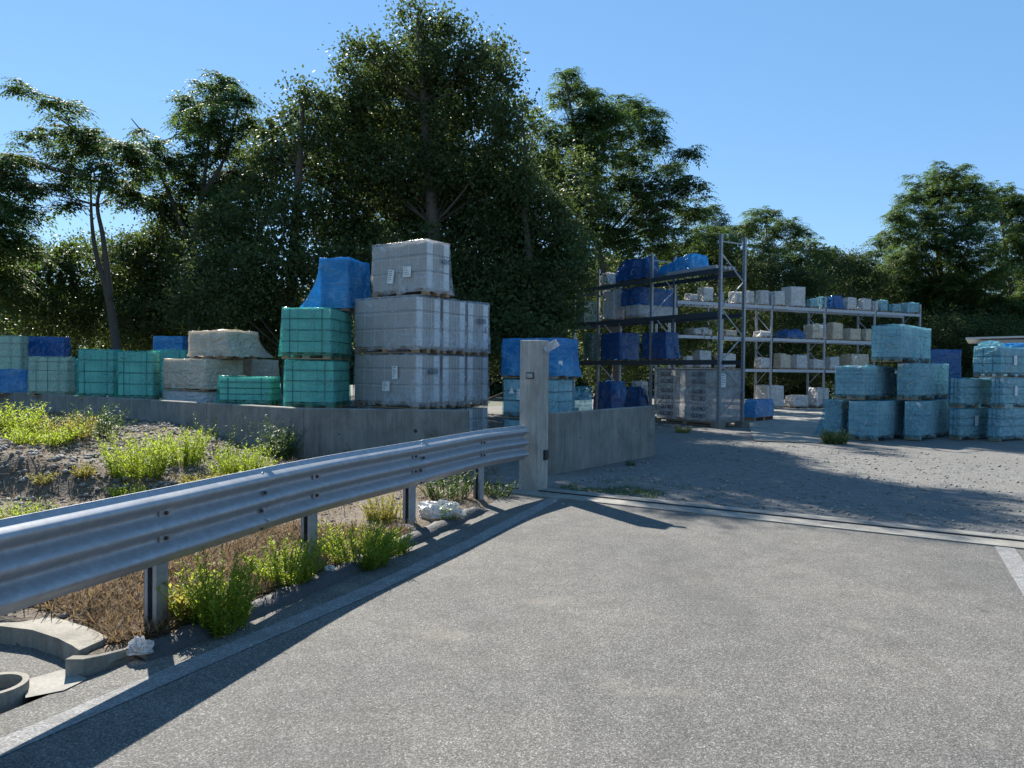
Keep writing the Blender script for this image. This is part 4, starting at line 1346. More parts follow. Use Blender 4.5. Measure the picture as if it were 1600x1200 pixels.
for r_ in range(3):
    za = 0.14 + (GH - 0.16) * r_ / 3; zb = 0.14 + (GH - 0.16) * (r_ + 1) / 3
    for ci in range(2):
        cx_ = (-0.25 + 0.5 * ci) * wl_g
        mb = film_mesh(wl_g / 2 - 0.05, wr_g - 0.02, za, zb - 0.008, 50 + r_ * 7 + ci * 3, amp=0.02, pr=0.01, dome=0.0, flare={'y-': 0.01})
        for i_, v in enumerate(mb.v):
            k = math.sin(math.pi * min(1, max(0, (v[2] - za) / (zb - za))))
            s = 1 + 0.05 * k
            mb.v[i_] = (v[0] * (1 + 0.03 * k) + cx_, v[1] * s, v[2])
        bo = mb.build('bundle', M['film_white'], gl, smooth=True)
        for q_ in range(2):
            zz = za + (zb - za) * (0.30 + 0.42 * q_)
            lt = link('lettering', gme, bo)
            lt.matrix_local = Matrix.Translation((cx_ - 0.12 + 0.1 * ci, -wr_g / 2 * 1.05 - 0.022, zz)) @ Matrix.Rotation(D2R(90), 4, 'X')
sheet_label(gl, 'r', -0.3, GH - 0.35, 0.2, 0.42, 0, 5, o=0.06)
mb = MB()
mb.box(-wl_g / 2 - .02, wl_g / 2 + .02, -wr_g / 2 - .02, wr_g / 2 + .02, GH - 0.015, GH + 0.02)
mb.build('top_board', M['wood'], gl)

# loads on the rear rack
GR2 = 'loads on the rear pallet rack'
def r2_load(key, uL, uR, lvl, vt, style, label, z0=None, fwd=0.0, **kw):
    uc = uL + 0.42 * (uR - uL)
    tt = t2_at(uc)
    p = Vector((o2.x, o2.y)) + A2 * tt - D2 * fwd
    return load(key, uc, p.y, 67.0, uL, uR, vt, 600, style, label, z0=(L2v[lvl] + 0.005 if z0 is None else z0), group=GR2, ph=0.11, **kw)
wlow = dict(amp=0.025, lump=0.05)
r2_load('a1', 1067, 1090, 2, 458, 'white', 'low white wrapped load on the top rear shelf, left of the white block', **wlow)
r2_load('a2', 1088, 1114, 2, 448, 'white', 'white wrapped block on the top rear shelf, leftmost tall one', amp=.015)
r2_load('a3', 1137, 1160, 2, 455, 'white', 'white wrapped load on the top rear shelf just left of the tall upright frame', **wlow)
r2_load('a4', 1158, 1178, 2, 454, 'white', 'pale grey wrapped load on the top rear shelf behind the tall upright frame', **wlow)
r2_load('a5', 1179, 1201, 2, 453, 'white', 'low white wrapped pallet on the top rear shelf just right of the tall upright frame', **wlow)
r2_load('a6', 1199, 1226, 2, 454, 'white', 'white wrapped pallet on the top rear shelf beside the brightest tall one', **wlow)
r2_load('a7', 1219, 1258, 2, 447, 'white', 'tallest bright white wrapped pallet on the top rear shelf', amp=0.02)
r2_load('a8', 1259, 1276, 2, 466, 'teal', 'small low turquoise load on the top rear shelf right of the tall white pallet', **wlow)
r2_load('a9', 1273, 1292, 2, 463, 'teal', 'turquoise wrapped pallet on the top rear shelf left of the dark blue cover', **wlow)
r2_load('a10', 1291, 1316, 2, 461, 'navy', 'dark blue covered load with flared skirt on the top rear shelf', amp=.02, shrink=.12, flare={'y+': .1, 'x+': .1})
r2_load('a11', 1314, 1338, 2, 464, 'white', 'white wrapped pallet on the top rear shelf just right of the dark blue cover', **wlow)
r2_load('a12', 1338, 1361, 2, 466, 'white', 'white wrapped pallet on the top rear shelf, last but one of the white ones', **wlow)
r2_load('a13', 1360, 1369, 2, 470, 'white', 'narrow white load on the top rear shelf beside the turquoise end group', **wlow)
r2_load('a14', 1368, 1387, 2, 468, 'teal', 'blue green wrapped pallet on the top rear shelf, first of the end group', **wlow)
r2_load('a15', 1386, 1408, 2, 474, 'teal', 'low turquoise load in the middle of the end group on the top rear shelf', **wlow)
r2_load('a16', 1406, 1436, 2, 472, 'teal', 'pale blue wrapped pallet at the right end of the top rear shelf', **wlow)
r2_load('b0', 1066, 1113, 1, 512, 'white', 'low pale sheeted load on the middle rear shelf seen through the nearer rack', amp=.04, lump=.12)
r2_load('b1', 1209, 1259, 1, 514, 'navy', 'low shiny dark blue sheeted heap on the middle rear shelf', amp=0.05, shrink=0.35, lump=0.1)
r2_load('b2', 1253, 1292, 1, 506, 'beige', 'crumpled beige sheeted load on the middle rear shelf right of the blue heap', amp=0.05, lump=0.15, shrink=.08)
r2_load('b3', 1290, 1317, 1, 504, 'beige', 'upright grey beige sheeted load on the middle rear shelf, tallest there', amp=0.03, lump=0.1)
r2_load('b4', 1316, 1345, 1, 513, 'beige', 'low beige wrapped pallet on the middle rear shelf with a ruffled top', amp=0.03, lump=0.1)
r2_load('b5', 1343, 1366, 1, 514, 'beige', 'beige sheeted load at the right end of the middle rear shelf', amp=0.04, lump=0.1)
r2_load('c0', 1080, 1112, 0, 547, 'white', 'pale stepped load on the lower rear shelf behind the nearer rack bracing', amp=.03, lump=.08)
r2_load('c1', 1178, 1204, 0, 558, 'white', 'white wrapped pallet on the lower rear shelf right of the tall upright frame', **wlow)
r2_load('c2', 1208, 1236, 0, 553, 'beige', 'crumpled pale sheeted load on the lower rear shelf, left of centre', amp=.04, lump=.1)
r2_load('c3', 1234, 1262, 0, 554, 'white', 'taller pale wrapped load in the middle of the lower rear shelf', **wlow)
r2_load('c4', 1260, 1288, 0, 561, 'white', 'low white wrapped pallet on the lower rear shelf right of the middle', **wlow)
r2_load('c6', 1066, 1083, 0, 556, 'white', 'small white load on the lower rear shelf left of the stepped one', **wlow)
r2_load('c7', 1116, 1150, 0, 552, 'white', 'long low pale load on the lower rear shelf behind the open nearer bay', **wlow)
r2_load('b6', 1120, 1152, 1, 515, 'beige', 'low brownish load on the middle rear shelf behind the open nearer bay', amp=.03, lump=.08)
r2_load('b7', 1176, 1206, 1, 517, 'white', 'low pale load on the middle rear shelf left of the dark blue heap', **wlow)
r2_load('c8', 1288, 1312, 0, 557, 'white', 'small pale wrapped load on the lower rear shelf beside the brownish one', **wlow)
r2_load('c5', 1312, 1358, 0, 553, 'beige', 'wide brownish load on the lower rear shelf behind the blue block pile', amp=.03, lump=.05)
r2_load('d1', 1180, 1226, 0, 602, 'white', 'grey wrapped pallet on the ground under the rear rack behind the small blue load', z0=0.035, **wlow)
r2_load('d2', 1226, 1264, 0, 618, 'white', 'low white wrapped pallet on the ground under the rear rack, middle one', z0=0.035, **wlow)
r2_load('d3', 1263, 1296, 0, 606, 'white', 'greyish wrapped pallet on the ground under the rear rack, next to the block pile', z0=0.035, **wlow)
q = G(1185, 660)
load('bs2', 1180, q.y, 40, 1160, 1211, 625, 660, 'blue', 'small bright blue covered load on a wooden pallet, alone on the concrete pad', z0=0.034, amp=0.02, shrink=0.12, fz0=0.13, cover_only=True)

# ------------------------------------------------------------------ blue block pile on the right
GRP = 'blue wrapped block pallets in the right-hand pile'
DP = G(1370, 690).y
ff = dict(amp=0.018, group=GRP, crump=0.022, n=26, rows=22)
load('q1', 1371, DP, 46, 1322, 1423, 626, 690, 'teal', 'bottom front pallet of the blue block pile, its left film torn and shiny', z0=0.006, flare={'x-': .03, 'y-': .06}, **ff)
load('q2', 1316, DP + 1.0, 46, 1285, 1345, 621, 684, 'teal', 'bottom left pallet of the blue block pile with trailing film', z0=0.006, h=1.02, flare={'x-': .22, 'y-': .10}, **ff)
load('q3', 1440, DP + .3, 46, 1410, 1487, 626, 688, 'teal', 'bottom right pallet of the blue block pile, below the leaning one', z0=0.006, flare={'y-': .05}, **ff)
load('q4', 1349, DP + .25, 46, 1301, 1402, 571, 622, 'teal', 'middle tier left pallet of the blue block pile, loose film heaped on its top', z0=TOPS['q1'] + 0.006, lump=0.07, flare={'x-': .04}, **ff)
load('q5', 1436, DP + .45, 46, 1400, 1487, 566, 624, 'teal', 'middle tier right pallet of the blue block pile, dark left side', z0=max(TOPS['q3'], TOPS['q1']) + 0.006, **ff)
load('q6', 1408, DP + .5, 46, 1358, 1458, 506, 566, 'teal', 'topmost pallet of the blue block pile, alone on its tier', z0=max(TOPS['q4'], TOPS['q5']) + 0.01, lump=.02, **ff)
load('q7', 1502, DP + .6, 62, 1487, 1553, 638, 685, 'tealc', 'low bottom pallet with a paper label between the block pile and the end stack', z0=0.006, **ff)
load('q8', 1503, DP + .6, 62, 1486, 1555, 590, 636, 'tealc', 'upper low pallet with bulging tiles between the block pile and the end stack', on='q7', **ff)
sheet_label([o for o in C.objects if o.get('label', '').startswith('low bottom pallet with a paper label')][0], 'r', -0.05, 0.5, 0.13, 0.26, 0, 5)
e0 = DP + .3
ea = load('e1', 1563, e0, 60, 1552, 1640, 637, 686, 'tealc', 'bottom pallet of the end stack at the right edge', z0=0.006, h=.86, **ff)
eb = load('e2', 1567, e0, 60, 1557, 1640, 591, 635, 'tealc', 'middle pallet of the end stack at the right edge with a paper label', on='e1', h=.80, **ff)
ec = load('e3', 1568, e0, 60, 1519, 1640, 545, 590, 'tealc', 'top pallet of the end stack at the right edge, wider with loose dark film', on='e2', h=.80, lump=.04, **ff)
for o_ in (eb, ec): sheet_label(o_, 'r', -0.26, 0.45, 0.13, 0.24, 0, 5)
load('e4', 1530, DP + 2.4, 62, 1515, 1570, 600, 686, 'tealc', 'shaded blue wrapped pallet standing behind the low pair and the end stack', z0=0.006, h=1.5, **ff)
load('nv', 1502, DP + 4.0, 12, 1453, 1512, 546, 680, 'navy', 'plain dark blue wrapped tall load behind the right-hand block pile', z0=0.01, amp=0.01)

# crumpled loose film on the end stack
q = W(1548, 543, e0 + .4)
crumple('loose_film', (q.x, q.y, TOPS['e3'] + 0.02), (0.35, 0.22), 0.14, M['film_teal'], 'crumpled loose pale film peaking on top of the end stack', 'plastic film', 4.4)
q = W(1590, 543, e0 + .4)
crumple('loose_film', (q.x, q.y, TOPS['e3'] + 0.03), (0.38, 0.25), 0.09, M['film_blue'], 'loose bright blue film on top of the end stack at the right edge', 'plastic film', 9.4)

# ------------------------------------------------------------------ shed at the right edge
q = W(1531, 560, 27.0)
sh = empty('shed', (q.x, q.y, 0), D2R(-33), 'grey shed with pale low-pitched roof edge at the right edge', 'shed')
hz = Z(1531, 531, 27.0)
mb = MB(); mb.box(0, 6, 0, 4, 0, hz)
for k in range(30):
    mb.box(0.1 + k * 0.2, 0.12 + k * 0.2, -0.012, -0.001, 0.02, hz - 0.03)
mb.build('wall', M['shed_wall'], sh)
mb = MB()
slope = 0.015
V8 = []
for x in (-0.45, 6.3):
    for y in (-0.4, 4.3):
        for dz in (0.02, 0.08):
            V8.append((x, y, hz + slope * (x + 0.45) + dz))
mb.v = V8
for f_ in ((0, 1, 3, 2), (4, 6, 7, 5), (0, 4, 5, 1), (2, 3, 7, 6), (1, 5, 7, 3), (0, 2, 6, 4)): mb.face(f_)
mb.build('roof', M['roof'], sh)
mb = MB(); mb.v = [(0, -.004, hz), (6, -.004, hz), (6, -.004, hz + slope * 6.4), (0, -.004, hz + slope * .45)]
mb.v += [(x, 0.05, z) for x, y, z in mb.v]
for f_ in ((0, 1, 2, 3), (7, 6, 5, 4), (0, 4, 5, 1), (1, 5, 6, 2), (2, 6, 7, 3), (3, 7, 4, 0)): mb.face(f_)
mb.build('gable', M['dark'], sh)

# ------------------------------------------------------------------ foliage generators
def unit(v):
    return v / (np.linalg.norm(v, axis=1, keepdims=True) + 1e-9)
def leaf_quads(P, Dv, Nv, L, Wd):
    """diamond leaves: base P, direction Dv, blade normal Nv"""
    S = unit(np.cross(Dv, Nv))
    L = np.asarray(L).reshape(-1, 1); Wd = np.asarray(Wd).reshape(-1, 1)
    up = unit(np.cross(S, Dv))
    mid = P + Dv * L * 0.5
    V = np.stack([P, mid + S * Wd * .5 + up * L * .06, P + Dv * L, mid - S * Wd * .5 + up * L * .06], 1)
    return V.reshape(-1, 3)
def rand_dirs(n, up=0.0):
    v = RNG.normal(size=(n, 3)); v[:, 2] += up
    return unit(v)
def lobe_points(c, r, n, shell=0.45):
    d = rand_dirs(n)
    rr = (shell + (1 - shell) * RNG.random((n, 1)) ** 0.7) * (0.74 + 0.55 * RNG.random((n, 1)) ** 2.2)
    return np.array(c) + d * np.array(r) * rr, d
def oak_leaves(lobes, dens=26, per=40, size=0.112, spread=0.22, core=18):
    out = []
    for c, r in lobes:
        n = int(math.pi * r[0] * r[2] * core)
        if not n: continue
        P = np.array(c) + rand_dirs(n) * np.array(r) * 0.70 * RNG.random((n, 1)) ** 0.4
        s = size * 2.3 * RNG.uniform(0.7, 1.3, n)
        out.append(leaf_quads(P, rand_dirs(n), rand_dirs(n), s, s * 0.8))
    for c, r in lobes:
        area = math.pi * r[0] * r[2]
        n = max(4, int(area * dens))
        cp, cd = lobe_points(c, r, n)
        sp = spread * RNG.uniform(0.6, 1.5, (n, 1, 1))
        P = (cp[:, None, :] + RNG.normal(size=(n, per, 3)) * sp * np.array([1, 1, .75])).reshape(-1, 3)
        dv = unit(RNG.normal(size=P.shape) + 0.5 * np.repeat(cd, per, 0))
        nv = rand_dirs(len(P), 0.9)
        s = size * RNG.uniform(0.6, 1.35, len(P))
        out.append(leaf_quads(P, dv, nv, s, s * 0.62))
    return np.concatenate(out)
def ail_leaves(lobes, dens=4.2, fronds=8, pairs=5, flen=0.62, lsz=0.19):
    out = []
    for c, r in lobes:
        r = (r[0] * 1.12, r[1] * 1.12, r[2] * 1.35)
        area = math.pi * r[0] * r[2]
        n = max(2, int(area * dens))
        cp, cd = lobe_points(c, r, n, 0.25)
        m = n * fronds
        B = np.repeat(cp, fronds, 0)
        a = RNG.uniform(0, 2 * math.pi, m)
        el = RNG.uniform(-0.1, 0.75, m)
        D0 = np.stack([np.cos(a) * np.cos(el), np.sin(a) * np.cos(el), np.sin(el)], 1)
        fl = flen * RNG.uniform(0.65, 1.25, m)
        for k in range(pairs + 1):
            t = 0.25 + 0.75 * k / pairs
            pos = B + D0 * (fl * t)[:, None]
            pos[:, 2] -= fl * 0.55 * t * t                        # droop
            tang = D0.copy(); tang[:, 2] -= 1.1 * t
            tang = unit(tang)
            sd_ = unit(np.cross(tang, np.array([[0, 0, 1.0]])))
            nv = unit(np.cross(sd_, tang) + 0.25 * RNG.normal(size=(m, 3)))
            if k == pairs:
                out.append(leaf_quads(pos, tang, nv, lsz * np.ones(m), lsz * .36 * np.ones(m)))
            else:
                for sg in (-1, 1):
                    dv = unit(sd_ * sg + tang * 0.45 + np.array([0, 0, -0.25]) + 0.15 * RNG.normal(size=(m, 3)))
                    s = lsz * (1.1 - 0.35 * t) * RNG.uniform(.8, 1.15, m)
                    out.append(leaf_quads(pos, dv, nv, s, s * 0.36))
    return np.concatenate(out)

def tree(name, label, base_u, base_v, d, lobes_px, leaf, mat, trunk_r=0.16, group='trees behind the yard', zbase=0.0, trunk_px=None, dj=0.16, limbs=True, **kw):
    """trunk and limbs grown up to measured crown lobes at distance d"""
    b = W(base_u, base_v, d)
    t = empty(name, (b.x, b.y, zbase), 0, label, 'tree', group)
    o = np.array([b.x, b.y, zbase])
    lobes = []
    for i, L_ in enumerate(lobes_px):
        u, v, ru, rv = L_[:4]
        dd = d + (L_[4] if len(L_) > 4 else random.uniform(-1, 1) * dj * d * 0.35)
        c = W(u, v, dd)
        k = dd / FPX
        rx, rz = ru * k, rv * k
        ry = max(rx, rz) * 0.9
        lobes.append(((c.x - o[0], c.y - o[1], c.z - o[2]), (rx, ry, rz)))
    V = oak_leaves(lobes, **kw) if leaf == 'oak' else ail_leaves(lobes, **kw)
    F = np.arange(len(V), dtype=np.int32).reshape(-1, 4)
    link('crown', mesh_np('crown', V, F, mat), t)
    # trunk
    mb = MB()
    if trunk_px:
        tr = [[Vector(W(u, v, d)) - Vector(o) for u, v in line] for line in trunk_px]
    else:
        zs = sorted(l[0][2] for l in lobes)
        top_l = max(lobes, key=lambda l: l[0][2])
        top = Vector(top_l[0])
        mid = Vector((top.x * .35, top.y * .4, top.z * .5))
        tr = [[Vector((0, 0, -0.2)), Vector((0.05, 0, mid.z * .45)), mid, top.lerp(mid, .4), top]]
    for li, line in enumerate(tr):
        pts = []
        P = [line[0] + (line[0] - line[1])] + line + [line[-1] + (line[-1] - line[-2])]
        for i in range(1, len(P) - 2):
            for k in range(5): pts.append(crom(P, i, k / 5))
        pts.append(P[-2])
        n_ = len(pts)
        r0 = trunk_r * (1.0 if li == 0 else 0.7)
        mb.tube(pts, [max(0.012, r0 * (1 - 0.86 * i / (n_ - 1)) * (1.25 if i == 0 and li == 0 else 1)) for i in range(n_)], 8)
    spine = [p for line in tr for p in line]
    if limbs:
        for c, r in lobes:
            c = Vector(c)
            cands = [p for p in spine if p.z < c.z - 0.2 * r[2]] or [spine[0]]
            s = min(cands, key=lambda p: (p - c).length + 0.6 * max(0, c.z - p.z))
            L_ = (c - s).length
            if L_ < 0.3: continue
            m = s.lerp(c, 0.5) + Vector((random.uniform(-.1, .1) * L_, random.uniform(-.1, .1) * L_, -0.06 * L_))
            pts = [((1 - q) ** 2) * s + 2 * q * (1 - q) * m + q * q * c for q in [i / 6 for i in range(7)]]
            rb = min(trunk_r * 0.34, 0.012 + 0.010 * L_)
            mb.tube(pts, [rb * (1 - 0.8 * i / 6) for i in range(7)], 6)
            for q_ in range(5):                                    # twigs to the lobe's edge
                dv = Vector(rand_dirs(1, 0.5)[0]); e = c + Vector((dv.x * r[0], dv.y * r[1], dv.z * r[2])) * 0.95
                st = pts[random.choice((3, 4, 5, 6))]
                mm = st.lerp(e, .5) + Vector((0, 0, 0.06 * (e - st).length))
                mb.tube([st, mm, e], [0.010, 0.007, 0.004], 4, cap=False)
    mb.build('trunk', M['bark'], t, smooth=True)
    return t

# ------------------------------------------------------------------ the trees
DT = 27.0
AIL = dict(leaf='ail', mat=M['leaf_ail'])
tree('ailanthus_tree', 'slender forked tree at the left with flat layered crown leaning left over the sky', 184, 545, 25.5,
     [(30, 138, 26, 10), (88, 168, 34, 14), (60, 212, 26, 12), (118, 205, 40, 16), (40, 248, 32, 12), (92, 240, 34, 13), (145, 225, 40, 18), (190, 235, 34, 16),
      (25, 285, 24, 12), (75, 292, 34, 13), (120, 280, 36, 15), (165, 275, 34, 18), (200, 300, 34, 22), (110, 320, 24, 10), (15, 245, 20, 9), (215, 250, 26, 18)],
     trunk_r=0.17, trunk_px=[[(184, 560), (176, 500), (166, 450), (150, 395), (143, 340), (142, 275)], [(172, 470), (166, 410), (160, 365), (152, 320), (160, 270), (150, 225)]], dens=11, **AIL)
tree('ailanthus_tree', 'tall open tree with bare twigs between the leaning left tree and the oak', 300, 560, 28.0,
     [(335, 140, 34, 22), (300, 165, 24, 16), (372, 158, 26, 20), (330, 185, 40, 22), (290, 200, 24, 16), (235, 225, 28, 13), (268, 255, 34, 20), (345, 225, 42, 26), (385, 200, 24, 28),
      (220, 275, 24, 18), (300, 285, 40, 28), (370, 280, 40, 34), (255, 315, 36, 24), (225, 205, 12, 7), (310, 240, 28, 20), (360, 330, 40, 30)],
     trunk_r=0.16, trunk_px=[[(300, 560), (300, 470), (304, 380), (318, 290), (326, 220), (335, 150)], [(302, 400), (275, 330), (255, 280), (235, 225), (205, 185)], [(312, 310), (345, 260), (362, 210), (375, 160)]], dens=11, **AIL)
tree('ailanthus_tree', 'tree cut by the left edge with drooping fronds', -60, 560, 24.0,
     [(-20, 270, 40, 25), (15, 330, 45, 26), (-30, 350, 50, 40), (20, 385, 48, 30), (-10, 430, 50, 40), (40, 300, 28, 14), (5, 255, 22, 12)], trunk_r=0.16, dens=11, **AIL)
OAK = dict(leaf='oak', mat=M['leaf_oak'])
tree('oak_tree', 'tallest dense dark oak behind the white stack, top at the picture edge', 690, 560, 22.5,
     [(652, 30, 34, 22), (700, 48, 38, 26), (665, 75, 50, 30), (600, 85, 48, 28), (560, 75, 26, 16), (545, 105, 26, 18), (740, 90, 40, 32), (775, 85, 26, 26), (790, 120, 24, 28), (700, 115, 60, 38),
      (630, 130, 60, 40), (570, 145, 44, 34), (540, 190, 50, 40), (600, 205, 70, 48), (680, 190, 70, 50), (750, 165, 55, 50), (790, 195, 34, 44), (560, 260, 70, 52), (640, 270, 75, 55), (720, 265, 75, 56), (790, 270, 50, 56),
      (600, 340, 75, 55), (690, 345, 80, 60), (770, 350, 70, 60), (650, 420, 80, 60), (740, 430, 85, 60), (560, 400, 60, 60), (690, 500, 110, 50), (590, 490, 70, 50)],
     trunk_r=0.34, **OAK)
tree('oak_tree', 'broad dark oak left of the tallest one, above the green pallets', 450, 560, 22.5,
     [(475, 150, 24, 18), (500, 165, 30, 24), (455, 185, 30, 22), (430, 215, 32, 26), (490, 215, 44, 36), (410, 250, 30, 30), (455, 260, 50, 40), (520, 265, 44, 44), (400, 310, 44, 42), (460, 330, 60, 48),
      (525, 345, 50, 54), (380, 380, 55, 48), (440, 410, 65, 52), (510, 430, 65, 55), (370, 450, 60, 50), (440, 490, 70, 50), (330, 350, 34, 34), (325, 420, 44, 40), (310, 480, 50, 46), (390, 530, 80, 40)],
     trunk_r=0.28, **OAK)
tree('oak_tree', 'oak crown behind the tallest one, its trunk lost in the dark wood', 690, 560, 30.0,
     [(590, 130, 50, 40), (650, 120, 60, 44), (690, 160, 50, 44), (560, 200, 60, 50), (630, 210, 70, 56), (690, 240, 60, 56), (580, 290, 70, 56), (660, 310, 80, 60), (740, 330, 70, 60), (800, 370, 60, 60),
      (600, 390, 80, 60), (700, 410, 90, 60), (790, 440, 80, 60), (860, 440, 50, 60), (650, 490, 90, 60), (760, 510, 90, 50), (850, 520, 60, 50), (700, 555, 90, 40), (800, 560, 70, 40), (880, 560, 50, 40), (760, 265, 44, 44), (800, 310, 40, 50)],
     trunk_r=0.3, dens=12, core=40, **OAK)
tree('oak_tree', 'shaded oak filling the gap between the open twiggy tree and the green pallets', 320, 560, 29.5,
     [(335, 295, 36, 32), (395, 285, 34, 36), (270, 340, 36, 28), (210, 400, 36, 30), (300, 350, 44, 36), (350, 340, 44, 36), (260, 390, 44, 36), (310, 410, 54, 44), (370, 400, 50, 44), (240, 440, 50, 44), (290, 470, 60, 50), (360, 470, 60, 50), (300, 520, 80, 44), (210, 500, 44, 50)],
     trunk_r=0.2, dens=16, **OAK)
tree('holm_oak', 'very dark rounded tree in shade above the gate post', 850, 600, 21.5,
     [(815, 300, 34, 40), (850, 330, 40, 40), (820, 380, 55, 50), (880, 375, 34, 40), (850, 430, 60, 50), (800, 450, 55, 50), (870, 480, 40, 50), (820, 520, 60, 45), (770, 500, 50, 55), (905, 420, 24, 30), (900, 395, 22, 24)],
     trunk_r=0.25, dens=30, **OAK)
tree('ailanthus_tree', 'layered tall tree right of the oak, above the nearer rack', 960, 590, 35.0,
     [(882, 118, 20, 12), (900, 140, 28, 18), (925, 148, 18, 15), (872, 150, 18, 12), (940, 175, 38, 20), (985, 165, 32, 14), (1012, 178, 26, 14), (905, 195, 44, 26), (965, 205, 46, 26), (1020, 205, 24, 20),
      (870, 225, 40, 28), (925, 240, 50, 30), (985, 245, 40, 22), (1015, 232, 22, 12), (855, 270, 36, 34), (905, 290, 48, 34), (965, 290, 46, 28), (1062, 240, 22, 10), (1045, 258, 24, 12), (1080, 240, 10, 8), (1010, 285, 28, 14),
      (1000, 315, 36, 22), (1060, 285, 34, 16), (1088, 292, 20, 11), (1040, 310, 30, 16), (940, 340, 54, 34), (1020, 345, 40, 22), (1070, 325, 30, 14), (1090, 335, 26, 16), (985, 375, 60, 30), (900, 360, 44, 38), (1045, 375, 44, 22)],
     trunk_r=0.24, dens=9.5, **AIL)
tree('pale_tree', 'pale green airy tree between the oak and the layered tree', 850, 560, 31.0,
     [(815, 165, 20, 18), (835, 190, 26, 22), (820, 225, 24, 24), (850, 250, 30, 30), (825, 280, 26, 30), (905, 255, 26, 28), (930, 300, 28, 26), (880, 310, 34, 30)], 'oak', M['leaf_bush'], trunk_r=0.14, dens=12)
tree('ailanthus_tree', 'arching small tree just right of the tall rack frame', 1215, 590, 46.0,
     [(1195, 335, 24, 13), (1225, 352, 24, 13), (1180, 352, 22, 14), (1248, 362, 20, 12), (1205, 375, 34, 18), (1160, 362, 24, 15), (1250, 385, 28, 16), (1190, 405, 50, 22), (1250, 410, 40, 20), (1290, 402, 24, 16), (1300, 420, 20, 18)],
     trunk_r=0.16, dens=9.5, **AIL)
tree('ailanthus_tree', 'small tree with feathery top between the layered tree and the rack frame', 1110, 590, 42.0,
     [(1105, 330, 18, 13), (1120, 350, 26, 14), (1090, 365, 32, 18), (1135, 375, 32, 18), (1060, 400, 40, 22), (1110, 405, 44, 24)], trunk_r=0.15, dens=9.5, **AIL)
tree('ailanthus_tree', 'big spreading tree at the right with a domed layered crown', 1490, 600, 46.0,
     [(1478, 275, 34, 14), (1448, 285, 28, 15), (1510, 290, 32, 18), (1425, 305, 26, 14), (1475, 310, 50, 22), (1535, 315, 34, 20), (1402, 335, 22, 16), (1440, 340, 44, 22), (1500, 345, 50, 26), (1405, 365, 30, 16), (1390, 370, 14, 10),
      (1455, 380, 48, 26), (1520, 380, 50, 28), (1420, 400, 36, 20), (1470, 420, 55, 28), (1530, 430, 55, 30), (1430, 440, 44, 26), (1480, 465, 60, 30), (1540, 480, 60, 30), (1440, 490, 50, 30)],
     trunk_r=0.30, dens=9.5, **AIL)
tree('ailanthus_tree', 'tree at the right edge with flat crown and bare stems', 1590, 600, 48.0,
     [(1560, 300, 26, 10), (1590, 312, 32, 12), (1625, 320, 30, 18), (1570, 330, 40, 18), (1610, 350, 40, 22), (1580, 385, 44, 26), (1625, 400, 40, 30), (1580, 440, 50, 30), (1620, 470, 44, 36), (1575, 490, 50, 30)],
     trunk_r=0.22, dens=11, **AIL)
tree('ailanthus_tree', 'low drooping tree left of the big spreading right tree', 1380, 600, 50.0,
     [(1372, 378, 16, 9), (1392, 392, 20, 11), (1365, 395, 14, 8), (1400, 410, 26, 16), (1360, 430, 40, 22), (1400, 445, 40, 26), (1350, 470, 50, 30)], trunk_r=0.16, dens=9, **AIL)
BU = dict(leaf='oak', mat=M['leaf_bush'])
tree('bush', 'yellow green bush at the far left behind the blue loads', 40, 560, 28.0,
     [(30, 440, 50, 40), (90, 420, 45, 35), (60, 480, 60, 40), (120, 470, 50, 45), (10, 500, 50, 40), (100, 515, 60, 36), (-30, 460, 40, 50), (-10, 400, 40, 36), (50, 400, 40, 26)], trunk_r=0.08, dens=20, group='bushes under the trees', **BU)
tree('bush', 'sunlit bush between the forked left tree and the oak', 220, 560, 29.5,
     [(150, 400, 40, 34), (205, 390, 44, 34), (250, 370, 36, 40), (110, 400, 36, 26), (200, 460, 55, 50), (260, 450, 44, 56), (170, 510, 50, 40), (240, 520, 55, 40)], trunk_r=0.08, dens=20, group='bushes under the trees', **BU)
tree('bush', 'dark shrubs under the nearer rack, left of the barrier end', 950, 600, 37.0,
     [(900, 440, 50, 40), (960, 430, 50, 34), (930, 500, 60, 45), (1000, 500, 60, 45), (1060, 450, 50, 36), (1070, 520, 60, 45), (960, 570, 70, 36)], 'oak', M['leaf_oak'], trunk_r=0.10, dens=20, group='bushes under the trees')
wb = [(1090, 400, 40, 26), (1040, 420, 40, 30), (1330, 410, 30, 18), (1130, 400, 46, 30), (1180, 430, 55, 34), (1140, 470, 60, 40), (1230, 450, 55, 36), (1200, 500, 70, 40), (1270, 440, 40, 30)]
tree('bush', 'dark hedge bush behind the left half of the rear rack', 1180, 600, 44.0, wb + [(1080, 575, 70, 30), (1180, 580, 70, 26), (1270, 580, 70, 26), (1250, 520, 70, 40), (1150, 550, 70, 40), (1120, 520, 50, 40)], 'oak', M['leaf_wood'], trunk_r=0.12, dens=18, group='bushes under the trees')
tree('bush', 'dark hedge bush behind the right half of the rear rack', 1330, 600, 47.0,
     [(1300, 425, 36, 24), (1335, 415, 36, 20), (1320, 460, 50, 34), (1370, 440, 40, 28), (1290, 490, 60, 40), (1360, 500, 60, 40), (1330, 550, 80, 40), (1340, 585, 80, 26), (1420, 585, 70, 26), (1410, 540, 60, 40)], 'oak', M['leaf_wood'], trunk_r=0.12, dens=18, group='bushes under the trees')
tree('bush', 'green bush under the big right tree, behind the dark blue load', 1490, 600, 44.0,
     [(1430, 520, 60, 36), (1490, 520, 60, 40), (1550, 530, 60, 40), (1460, 570, 80, 36), (1540, 580, 80, 36), (1610, 540, 60, 44)], 'oak', M['leaf_wood'], trunk_r=0.12, dens=18, group='bushes under the trees')

